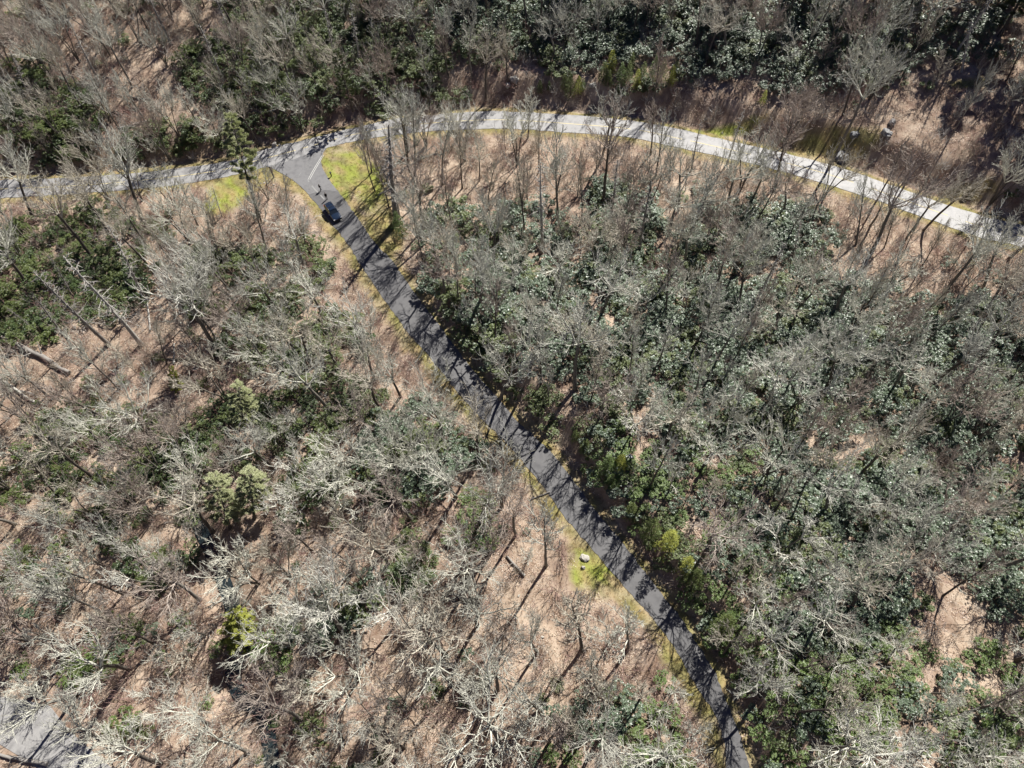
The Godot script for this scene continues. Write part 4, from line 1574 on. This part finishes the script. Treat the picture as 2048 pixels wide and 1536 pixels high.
func scatter(called: String, label: String, category: String, m: Mesh, material: Material, at: Array, colors: Array = []) -> void:
	if at.is_empty():
		return
	var mm := MultiMesh.new()
	mm.transform_format = MultiMesh.TRANSFORM_3D
	mm.use_colors = not colors.is_empty()
	mm.mesh = m
	mm.instance_count = at.size()
	for k in at.size():
		mm.set_instance_transform(k, at[k])
		if mm.use_colors:
			mm.set_instance_color(k, colors[k])
	var o := MultiMeshInstance3D.new()
	o.multimesh = mm
	o.material_override = material
	o.name = numbered(called)
	add_child(o)
	tag(o, label, category, "", "stuff")

func by_pine(x: float, z: float) -> bool:
	for p in PLACED:
		if p[0] == "p" and absf(p[1] - x) < 3.2 and absf(p[2] - z + 0.8) < 3.4:
			return true
	return false

func plant_thickets() -> void:
	var r := RandomNumberGenerator.new()
	r.seed = 4242
	var placed: Array[Vector3] = []
	var rest := [[], [], [], [], [], [], [], [], []]
	var all := []
	for t in THICKETS:
		var n := int(PI * t[2] * t[3] * t[4] / 2.4)
		for k in n:
			var a := r.randf() * TAU
			var q := sqrt(r.randf()) * 1.1
			var x: float = t[0] + cos(a) * q * t[2]
			var z: float = t[1] + sin(a) * q * t[3]
			if not in_view(x, z) or sample(to_road, x, z) < (2.4 if sample(east_of, x, z) > 0.0 else 3.6) or by_pine(x, z):
				continue
			var ok := true
			for p in placed:
				if absf(p.x - x) < 1.25 and absf(p.y - z) < 1.25:
					ok = false
					break
			if not ok:
				continue
			var size: float = r.randf_range(1.4, 3.0) * [1.0, 1.15, 0.85][int(t[5])]
			placed.append(Vector3(x, z, size))
			all.append([x, z, size, int(t[5])])
	for k in 1500:                                         # single shrubs scattered through the woods
		var z := -r.randf_range(-5.0, 185.0)
		var x := r.randf_range(-135.0, 140.0)
		if in_view(x, z) and sample(to_road, x, z) > 3.4 and not by_pine(x, z) and spot_weight(CLEARINGS, x, z).x < 0.5:
			all.append([x, z, r.randf_range(0.6, 1.8), (0 if r.randf() < 0.6 else 2) if x < 0.0 else 2 if r.randf() < 0.6 else 1])
	all.sort_custom(func(a, b): return a[2] * (1.0 + (120.0 + a[1]) * 0.004) > b[2] * (1.0 + (120.0 + b[1]) * 0.004))
	var made := 0
	for s in all:
		var v: int = [[0, 1, 2, 8, 1], [3, 4, 5, 3, 0], [6, 7, 8, 6, 3]][s[3]][r.randi() % 5]
		if made < 300 and sqrt(pow(fposmod(s[0], 7.0) - 3.5, 2)) < 3.4:
			plant("b", v, s[0], s[1], s[2], r.randf() * TAU, Vector3.UP, r.randf_range(0.9, 1.25))
			made += 1
		else:
			var sc: float = s[2] / 2.2
			rest[v].append(Transform3D(Basis(Vector3.UP, r.randf() * TAU).scaled(Vector3(sc * r.randf_range(0.9, 1.25), sc, sc)), on(s[0], s[1])))
	for v in 9:
		scatter("shrubbery", "low %s shrubbery filling the thickets" % TONE_B[v], "shrubbery", (bushes[v].get_child(1) as MeshInstance3D).mesh, (bushes[v].get_child(1) as MeshInstance3D).material_override, rest[v])
	print("shrubs ", all.size())

func plant_undergrowth() -> void:
	var r := RandomNumberGenerator.new()
	r.seed = 555
	var lists := []
	for k in 8:
		lists.append([])
	for k in 23000:
		var z := -r.randf_range(-10.0, 190.0)
		var x := r.randf_range(-138.0, 145.0)
		if not in_view(x, z):
			continue
		var d := sample(to_road, x, z)
		if d < 2.0:
			continue
		var g := grass_at(x, z)
		if g.x > 0.4 or (spot_weight(CLEARINGS, x, z).x > 0.5 and r.randf() < 0.25):
			continue
		var east := sample(east_of, x, z)
		var red := east < 0.0 and d < 11.0 and sample(north_of, x, z) < 0.0
		var patch := soft.get_noise_2d(x * 1.2 + 700.0, z * 1.2)
		if east > 6.0 and sample(north_of, x, z) < -24.0 and r.randf() < 0.6:
			continue
		if not red and patch < -0.15 and r.randf() < 0.6:
			continue
		var tone := r.randi() % 4
		if red and d < 9.0:
			tone = 1 if r.randf() < 0.5 else 0
		var sz := r.randf_range(0.5, 1.5) * (0.7 if d < 4.0 else 1.0)
		lists[tone * 2 + r.randi() % 2].append(Transform3D(Basis(Vector3.UP, r.randf() * TAU).scaled(Vector3(sz, sz * r.randf_range(0.7, 1.2), sz)), on(x, z)))
	for k in 8:
		scatter("undergrowth", ["brown", "reddish", "grey", "tan"][k / 2] + " leafless undergrowth twigs on the woodland floor", "undergrowth", sprigs[k % 5], [M.brush_brown, M.brush_red, M.brush_grey, M.brush_tan][k / 2], lists[k])

func sow_grass() -> void:
	var r := RandomNumberGenerator.new()
	r.seed = 31
	var s := Shape.new()
	for k in 16:
		var a := r.randf() * TAU
		var p := Vector3(cos(a), 0, sin(a)) * sqrt(r.randf()) * 0.22
		var d := Vector3(r.randf_range(-0.09, 0.09), r.randf_range(0.06, 0.17), r.randf_range(-0.09, 0.09))
		var side := Vector3(cos(a * 3.0), 0, sin(a * 3.0)) * 0.012
		s.leaf(p, d, side, Vector3(d.x, 0.12, d.z).normalized())
	var at := []
	var col := []
	for k in 150000:
		var z := -r.randf_range(-8.0, 150.0)
		var x := r.randf_range(-112.0, 112.0)
		var d := sample(to_road, x, z)
		if d < -0.05 or d > 14.0:
			continue
		var g := grass_at(x, z)
		if g.x < r.randf():
			continue
		var c: Color = [Color(.235, .225, .08), Color(.24, .29, .05), Color(.36, .31, .19)][int(g.y)]
		c = c.lerp([Color(.34, .285, .15), Color(.29, .295, .09), Color(.27, .235, .12)][int(g.y)], r.randf())
		c = patchy(c, x, z)
		if r.randf() < 0.05:
			c = Color(.40, .27, .06)
		var sz := r.randf_range(0.7, 1.7)
		at.append(Transform3D(Basis(Vector3.UP, r.randf() * TAU).scaled(Vector3(sz, sz, sz)), on(x, z)))
		col.append(c)
	print("grass ", at.size())
	scatter("grass", "short olive and straw grass along the road verges", "grass", s.commit(true), M.grass, at, col)

func sow_leaves() -> void:
	var r := RandomNumberGenerator.new()
	r.seed = 64
	var at := []
	var col := []
	var s := Shape.new()
	for k in 60:
		var p := Vector3(r.randf_range(-1.1, 1.1), r.randf_range(0.01, 0.07), r.randf_range(-1.1, 1.1))
		var a := r.randf() * TAU
		var d := Vector3(cos(a), r.randf_range(-0.25, 0.4), sin(a)) * r.randf_range(0.09, 0.2)
		var side := Vector3(-sin(a), r.randf_range(-0.5, 0.5), cos(a)) * 0.05
		var up := side.cross(d).normalized()
		s.leaf(p, d, side, up if up.y > 0.0 else -up, [Color(.50, .40, .315), Color(.40, .29, .215), Color(.22, .155, .12), Color(.62, .54, .45), Color(.33, .235, .18)][k % 5])
	for k in 18000:
		var z := -r.randf_range(-10.0, 190.0)
		var x := r.randf_range(-138.0, 145.0)
		if not in_view(x, z) or sample(to_road, x, z) < (1.4 if r.randf() < 0.85 else 0.9) or grass_at(x, z).x > 0.7:
			continue
		if absf(line_gap(CREEK, Vector2(x, z))) < 2.2:
			continue
		at.append(Transform3D(Basis(Vector3.UP, r.randf() * TAU).scaled(Vector3(1, 1, 1) * r.randf_range(0.8, 1.3)), on(x, z)))
		var t := r.randf_range(0.75, 1.1)
		col.append(Color(t, t * r.randf_range(0.94, 1.02), t * r.randf_range(0.9, 1.04)))
	scatter("leaf_litter", "dry brown fallen leaves strewn over the woodland floor", "leaf litter", s.commit(true), M.fallen_leaf, at, col)

# ---------------------------------------------------------------- car, people, small things
func section_mesh(rows: Array) -> ArrayMesh:
	# rows: z, then half-outline points (x, y) from the bottom centre line up; mirrored in x
	var s := Shape.new()
	var rings := []
	for r in rows:
		var ring_ := []
		for p in r[1]:
			ring_.append(Vector3(p.x, p.y, r[0]))
		var other: Array = r[1].duplicate()
		other.reverse()
		for p in other:
			ring_.append(Vector3(-p.x, p.y, r[0]))
		rings.append(ring_)
	var st := SurfaceTool.new()
	st.begin(Mesh.PRIMITIVE_TRIANGLES)
	st.set_smooth_group(-1)
	var n: int = rings[0].size()
	for k in rings.size() - 1:
		for q in n:
			var q2 := (q + 1) % n
			for p in [rings[k][q], rings[k + 1][q], rings[k + 1][q2], rings[k][q], rings[k + 1][q2], rings[k][q2]]:
				st.add_vertex(p)
	for e in [0, rings.size() - 1]:
		for q in range(1, n - 1):
			for p in ([rings[e][0], rings[e][q], rings[e][q + 1]] if e == 0 else [rings[e][0], rings[e][q + 1], rings[e][q]]):
				st.add_vertex(p)
	st.generate_normals()
	return st.commit()

func body_ring(w: float, lo: float, hi: float, crown := 0.05) -> Array:
	return [Vector2(w * 0.86, lo), Vector2(w * 0.97, lo + 0.12), Vector2(w, lerpf(lo, hi, 0.5)), Vector2(w * 0.985, hi - 0.14), Vector2(w * 0.93, hi - 0.03), Vector2(w * 0.6, hi + crown * 0.6), Vector2(w * 0.2, hi + crown)]

func slab(a: Vector3, b: Vector3, c: Vector3, d: Vector3, thick: float) -> ArrayMesh:
	var s := Shape.new()
	var n := (b - a).cross(d - a).normalized() * thick
	var o := [a + n, b + n, c + n, d + n]
	var u := [a - n, b - n, c - n, d - n]
	s.quad(o[0], o[3], o[2], o[1])
	s.quad(u[0], u[1], u[2], u[3])
	for k in 4:
		var k2 := (k + 1) % 4
		s.quad(o[k], o[k2], u[k2], u[k])
	return s.commit()

func build_car() -> void:
	var car := thing("parked_car", CAR + Vector3(0, 0.026, 0), CAR_TURN)
	tag(car, "dark navy sport utility vehicle parked on the driveway near the junction", "car")
	# +z is the front
	var body := []
	for r in [[-2.36, 0.80, 0.48, 0.92], [-2.30, 0.90, 0.40, 1.02], [-1.9, 0.95, 0.36, 1.06], [-0.9, 0.965, 0.36, 1.06], [0.5, 0.965, 0.36, 1.05], [0.95, 0.96, 0.36, 1.06], [1.6, 0.945, 0.36, 1.02], [2.1, 0.91, 0.38, 0.95], [2.3, 0.84, 0.42, 0.86], [2.38, 0.72, 0.46, 0.72]]:
		body.append([r[0], body_ring(r[1], r[2], r[3])])
	part("body", section_mesh(body), M.paint_navy, car)
	var roof := []
	for r in [[-2.02, 0.66, 1.58, 1.64], [-1.85, 0.71, 1.62, 1.72], [-1.2, 0.74, 1.66, 1.77], [-0.2, 0.74, 1.66, 1.77], [0.22, 0.71, 1.64, 1.73], [0.34, 0.66, 1.60, 1.66]]:
		roof.append([r[0], [Vector2(r[1] * 0.9, r[2]), Vector2(r[1], r[2] + 0.02), Vector2(r[1] * 0.97, r[3] - 0.03), Vector2(r[1] * 0.7, r[3] + 0.005), Vector2(r[1] * 0.25, r[3] + 0.015)]])
	var rf := part("roof", section_mesh(roof), M.paint_navy, car)
	for x in [-0.64, 0.64]:
		var rail := Shape.new()
		rail.tube(PackedVector3Array([Vector3(x, 1.74, -1.8), Vector3(x, 1.82, -1.65), Vector3(x, 1.83, -0.2), Vector3(x, 1.74, 0.0)]), PackedFloat32Array([0.025, 0.025, 0.025, 0.025]), 6, true)
		part("roof_rail", rail.commit(), M.chrome, rf)
	for z in [-1.35, -0.5]:
		var bar := Shape.new()
		bar.box(Vector3(-0.64, 1.82, z - 0.035), Vector3(0.64, 1.85, z + 0.035), 0.008)
		part("roof_bar", bar.commit(), M.plastic_black, rf)
	var cabin := []
	for r in [[-2.16, 0.84, 1.00, 1.02], [-1.98, 0.86, 1.0, 1.60], [0.26, 0.88, 1.0, 1.63], [1.05, 0.86, 1.0, 1.02]]:
		var top: float = r[3]
		var tw: float = r[1] - (top - 1.0) * 0.30
		cabin.append([r[0], [Vector2(r[1] * 0.9, 0.95), Vector2(r[1], r[2]), Vector2(lerpf(r[1], tw, 0.5), lerpf(r[2], top, 0.5)), Vector2(tw, top), Vector2(tw * 0.3, top + 0.01)]])
	part("cabin_glass", section_mesh(cabin), M.glass, car)
	for x in [-1.0, 1.0]:
		for q in [[-1.99, 0.10], [-0.95, 0.09], [0.12, 0.07]]:
			part("window_pillar", slab(Vector3(x * 0.895, 1.0, q[0] - q[1]), Vector3(x * 0.895, 1.0, q[0] + q[1]), Vector3(x * 0.70, 1.64, q[0] + q[1]), Vector3(x * 0.70, 1.64, q[0] - q[1]), 0.012), M.paint_navy, car)
		part("windscreen_pillar", slab(Vector3(x * 0.88, 1.03, 1.02), Vector3(x * 0.80, 1.05, 1.06), Vector3(x * 0.62, 1.65, 0.30), Vector3(x * 0.70, 1.63, 0.24), 0.012), M.paint_navy, car)
		for z in [-0.4, 0.62]:
			var hd := Shape.new()
			hd.box(Vector3(x * 0.97 - 0.02, 0.86, z - 0.32), Vector3(x * 0.97 + 0.02, 0.89, z - 0.16), 0.005)
			part("door_handle", hd.commit(), M.chrome, car)
		var mi := Shape.new()
		mi.box(Vector3(x * 1.07 - 0.12, 1.02, 0.72), Vector3(x * 1.07 + 0.12, 1.19, 0.86), 0.03)
		part("wing_mirror", mi.commit(), M.chrome, car)
		var hl := Shape.new()
		hl.box(Vector3(x * 0.70 - 0.17, 0.70, 2.14), Vector3(x * 0.70 + 0.17, 0.86, 2.34), 0.03)
		part("headlight", hl.commit(), M.lamp_glass, car)
		var tl := Shape.new()
		tl.box(Vector3(x * 0.80 - 0.08, 0.75, -2.40), Vector3(x * 0.80 + 0.08, 1.10, -2.25), 0.02)
		part("tail_light", tl.commit(), M.lamp_red, car)
		for z in [-1.42, 1.45]:
			var wheel := Node3D.new()
			wheel.name = "wheel"
			car.add_child(wheel, true)
			var ty := Shape.new()
			ty.tube(PackedVector3Array([Vector3(x * 0.74, 0.37, z), Vector3(x * 0.76, 0.37, z), Vector3(x * 0.96, 0.37, z), Vector3(x * 0.985, 0.37, z)]), PackedFloat32Array([0.33, 0.37, 0.37, 0.33]), 20, true)
			part("tyre", ty.commit(), M.rubber, wheel)
			var ri := Shape.new()
			ri.tube(PackedVector3Array([Vector3(x * 0.975, 0.37, z), Vector3(x * 0.995, 0.37, z)]), PackedFloat32Array([0.25, 0.22]), 16, true)
			part("rim", ri.commit(), M.chrome, wheel)
	var gl := Shape.new()
	gl.box(Vector3(-0.52, 0.60, 2.30), Vector3(0.52, 0.80, 2.41), 0.02)
	part("grille", gl.commit(), M.plastic_black, car)
	var st := Shape.new()
	st.box(Vector3(-0.55, 0.80, 2.30), Vector3(0.55, 0.84, 2.40), 0.01)
	part("grille_strip", st.commit(), M.chrome, car)
	var bp := Shape.new()
	bp.box(Vector3(-0.86, 0.34, 2.16), Vector3(0.86, 0.56, 2.44), 0.05)
	part("bumper", bp.commit(), M.plastic_black, car)
	var rb := Shape.new()
	rb.box(Vector3(-0.86, 0.36, -2.46), Vector3(0.86, 0.58, -2.2), 0.05)
	part("bumper", rb.commit(), M.plastic_black, car)

func capsule(p: Vector3, a: Vector3, b: Vector3, ra: float, rb: float) -> float:
	var ab := b - a
	var t := clampf((p - a).dot(ab) / ab.length_squared(), 0.0, 1.0)
	return p.distance_to(a + ab * t) - lerpf(ra, rb, t)

func figure(bones: Array, cell: float, lo: Vector3, hi: Vector3, s: Shape) -> void:
	# bones: a, b, radius a, radius b, colour; a smooth union drawn as surface nets
	var nx := int((hi.x - lo.x) / cell) + 1
	var ny := int((hi.y - lo.y) / cell) + 1
	var nz := int((hi.z - lo.z) / cell) + 1
	var f := PackedFloat32Array()
	f.resize(nx * ny * nz)
	for y in ny:
		for z in nz:
			for x in nx:
				f[(y * nz + z) * nx + x] = field(bones, lo + Vector3(x, y, z) * cell)
	var at := {}
	for y in ny - 1:
		for z in nz - 1:
			for x in nx - 1:
				var sum := Vector3()
				var hits := 0
				for e in [[0, 0, 0, 1, 0, 0], [0, 0, 0, 0, 1, 0], [0, 0, 0, 0, 0, 1], [1, 0, 0, 1, 1, 0], [1, 0, 0, 1, 0, 1], [0, 1, 0, 1, 1, 0], [0, 1, 0, 0, 1, 1], [0, 0, 1, 1, 0, 1], [0, 0, 1, 0, 1, 1], [1, 1, 0, 1, 1, 1], [1, 0, 1, 1, 1, 1], [0, 1, 1, 1, 1, 1]]:
					var a := f[((y + e[1]) * nz + z + e[2]) * nx + x + e[0]]
					var b := f[((y + e[4]) * nz + z + e[5]) * nx + x + e[3]]
					if (a < 0.0) != (b < 0.0):
						sum += Vector3(e[0], e[1], e[2]).lerp(Vector3(e[3], e[4], e[5]), a / (a - b))
						hits += 1
				if hits:
					var p := lo + (Vector3(x, y, z) + sum / hits) * cell
					var h := 0.006
					var g := Vector3(field(bones, p + Vector3(h, 0, 0)) - field(bones, p - Vector3(h, 0, 0)), field(bones, p + Vector3(0, h, 0)) - field(bones, p - Vector3(0, h, 0)), field(bones, p + Vector3(0, 0, h)) - field(bones, p - Vector3(0, 0, h)))
					at[Vector3i(x, y, z)] = s.v.size()
					s.v.append(p)
					s.n.append(g.normalized())
					var best := 1e9
					var col := Color.WHITE
					for b in bones:
						var d := capsule(p, b[0], b[1], b[2], b[3])
						if d < best:
							best = d
							col = b[4]
					s.c.append(col)
	for y in range(1, ny - 1):
		for z in range(1, nz - 1):
			for x in range(1, nx - 1):
				var a := f[(y * nz + z) * nx + x]
				for axis in 3:
					var b := f[((y + int(axis == 1)) * nz + z + int(axis == 2)) * nx + x + int(axis == 0)]
					if (a < 0.0) == (b < 0.0):
						continue
					var u := Vector3i(0, 1, 0) if axis == 0 else Vector3i(0, 0, 1) if axis == 1 else Vector3i(1, 0, 0)
					var w := Vector3i(0, 0, 1) if axis == 0 else Vector3i(1, 0, 0) if axis == 1 else Vector3i(0, 1, 0)
					var c := Vector3i(x, y, z)
					var q := [at[c - u - w], at[c - w], at[c], at[c - u]]
					if a < 0.0:
						s.i.append_array([q[0], q[2], q[1], q[0], q[3], q[2]])
					else:
						s.i.append_array([q[0], q[1], q[2], q[0], q[2], q[3]])

func field(bones: Array, p: Vector3) -> float:
	var d := 1.0
	for b in bones:
		var e := capsule(p, b[0], b[1], b[2], b[3])
		var h := clampf(0.5 + 0.5 * (d - e) / 0.02, 0.0, 1.0)
		d = lerpf(d, e, h) - 0.02 * h * (1.0 - h)
	return d

func build_people() -> void:
	person(PERSON_A, 2.5, true, "person in dark clothes walking up the driveway toward the junction", Color(.018, .018, .02), Color(.03, .032, .04))
	person(PERSON_B, 0.4, false, "person in black standing close behind the parked car", Color(.016, .016, .018), Color(.022, .022, .026))

func person(at: Vector3, turn: float, walking: bool, label: String, coat: Color, trousers: Color) -> void:
	var o := thing("person", at + Vector3(0, 0.03, 0), turn)
	tag(o, label, "person", "people on the driveway")
	var skin := Color(.38, .24, .17)
	var shoe := Color(.02, .018, .016)
	var st := 0.20 if walking else 0.03
	var bones := []
	bones.append([Vector3(0, 1.02, 0), Vector3(0, 1.18, 0.0), 0.135, 0.125, coat])
	for x in [-1.0, 1.0]:
		bones.append([Vector3(x * 0.05, 1.0, 0), Vector3(x * 0.08, 1.38, 0.0), 0.115, 0.10, coat])
		var front: float = x * st
		var hip := Vector3(x * 0.09, 0.95, 0)
		var knee := Vector3(x * 0.10, 0.51, front * 0.6 + 0.03)
		var ankle := Vector3(x * 0.10, 0.09, front)
		bones.append([hip, knee, 0.095, 0.062, trousers])
		bones.append([knee, ankle, 0.062, 0.045, trousers])
		bones.append([ankle + Vector3(0, -0.035, -0.03), ankle + Vector3(x * 0.02, -0.045, 0.15), 0.043, 0.038, shoe])
		var sh := Vector3(x * 0.185, 1.41, 0)
		var elbow := Vector3(x * 0.24, 1.14, -front * 0.5 - 0.02)
		var wrist := Vector3(x * 0.22, 0.92, -front * 0.9 + 0.07)
		bones.append([Vector3(x * 0.08, 1.43, 0), sh, 0.065, 0.062, coat])
		bones.append([sh, elbow, 0.058, 0.046, coat])
		bones.append([elbow, wrist, 0.046, 0.032, coat])
		bones.append([wrist, wrist + Vector3(0, -0.08, 0.02), 0.026, 0.032, skin])
	bones.append([Vector3(0, 1.45, 0), Vector3(0, 1.56, 0.015), 0.052, 0.05, skin])
	bones.append([Vector3(0, 1.62, 0.03), Vector3(0, 1.675, 0.005), 0.075, 0.092, skin])
	bones.append([Vector3(0, 1.64, 0.09), Vector3(0, 1.615, 0.115), 0.012, 0.015, skin])
	for x in [-1.0, 1.0]:
		bones.append([Vector3(x * 0.085, 1.66, 0.0), Vector3(x * 0.088, 1.62, 0.005), 0.014, 0.012, skin])
	var s := Shape.new()
	figure(bones, 0.026, Vector3(-0.36, -0.02, -0.34), Vector3(0.36, 1.82, 0.42), s)
	for x in [-1.0, 1.0]:
		var front: float = x * st
		var palm := Vector3(x * 0.22, 0.84, -front * 0.9 + 0.09)
		for k in 5:
			var first := s.v.size()
			var root := palm + (Vector3(0, -0.02, -0.03 + k * 0.019) if k < 4 else Vector3(0, 0.035, 0.03))
			var tip := Vector3(-x * 0.012, -[0.07, 0.08, 0.083, 0.07, 0.045][k], 0.012 if k < 4 else 0.035)
			s.tube(PackedVector3Array([root, root + tip * 0.55, root + tip + Vector3(-x * 0.014, 0, 0.008)]), PackedFloat32Array([0.0095, 0.009, 0.007]), 5, true)
			for q in s.v.size() - first:
				s.c.append(skin)
	part("figure_body", s.commit(true), M.figure, o)
	var hair := Shape.new()
	var hb := [[Vector3(0, 1.70, -0.02), Vector3(0, 1.66, -0.035), 0.094, 0.085, Color(.02, .016, .012)]]
	figure(hb, 0.022, Vector3(-0.14, 1.52, -0.18), Vector3(0.14, 1.84, 0.12), hair)
	part("hair", hair.commit(true), M.figure, o)

func build_small_things() -> void:
	var sign_ := thing("sign_post", SIGN, 1.25)
	tag(sign_, "tall dark sign post with boards seen edge-on at the junction", "sign")
	var s := Shape.new()
	s.box(Vector3(-0.1, -0.3, -0.1), Vector3(0.1, 2.9, 0.1), 0.012)
	part("post", s.commit(), M.post_dark, sign_)
	for y in [1.55, 2.15]:
		var b := Shape.new()
		b.box(Vector3(-0.42, y, 0.073), Vector3(0.42, y + 0.48, 0.11), 0.01)
		part("sign_board", b.commit(), M.sign_brown, sign_)
	var stake := thing("marker_post", STAKE, 0.6)
	tag(stake, "short black marker post on the junction lawn", "post")
	s = Shape.new()
	s.box(Vector3(-0.09, -0.2, -0.09), Vector3(0.09, 0.85, 0.09), 0.02)
	part("post", s.commit(), M.post_dark, stake)
	s = Shape.new()
	s.box(Vector3(-0.2, 0.85, -0.2), Vector3(0.2, 1.02, 0.2), 0.04)
	part("post_cap", s.commit(), M.post_dark, stake)
	var box := thing("utility_box", BOX, 0.55)
	tag(box, "dark metal cabinet with a pale square lid among roadside shrubs", "utility box")
	s = Shape.new()
	s.box(Vector3(-0.55, -0.2, -0.5), Vector3(0.55, 1.5, 0.5), 0.04)
	part("cabinet", s.commit(), M.box_dark, box)
	s = Shape.new()
	s.box(Vector3(-0.38, 1.5, -0.34), Vector3(0.38, 1.62, 0.34), 0.03)
	part("lid", s.commit(), M.box_grey, box)
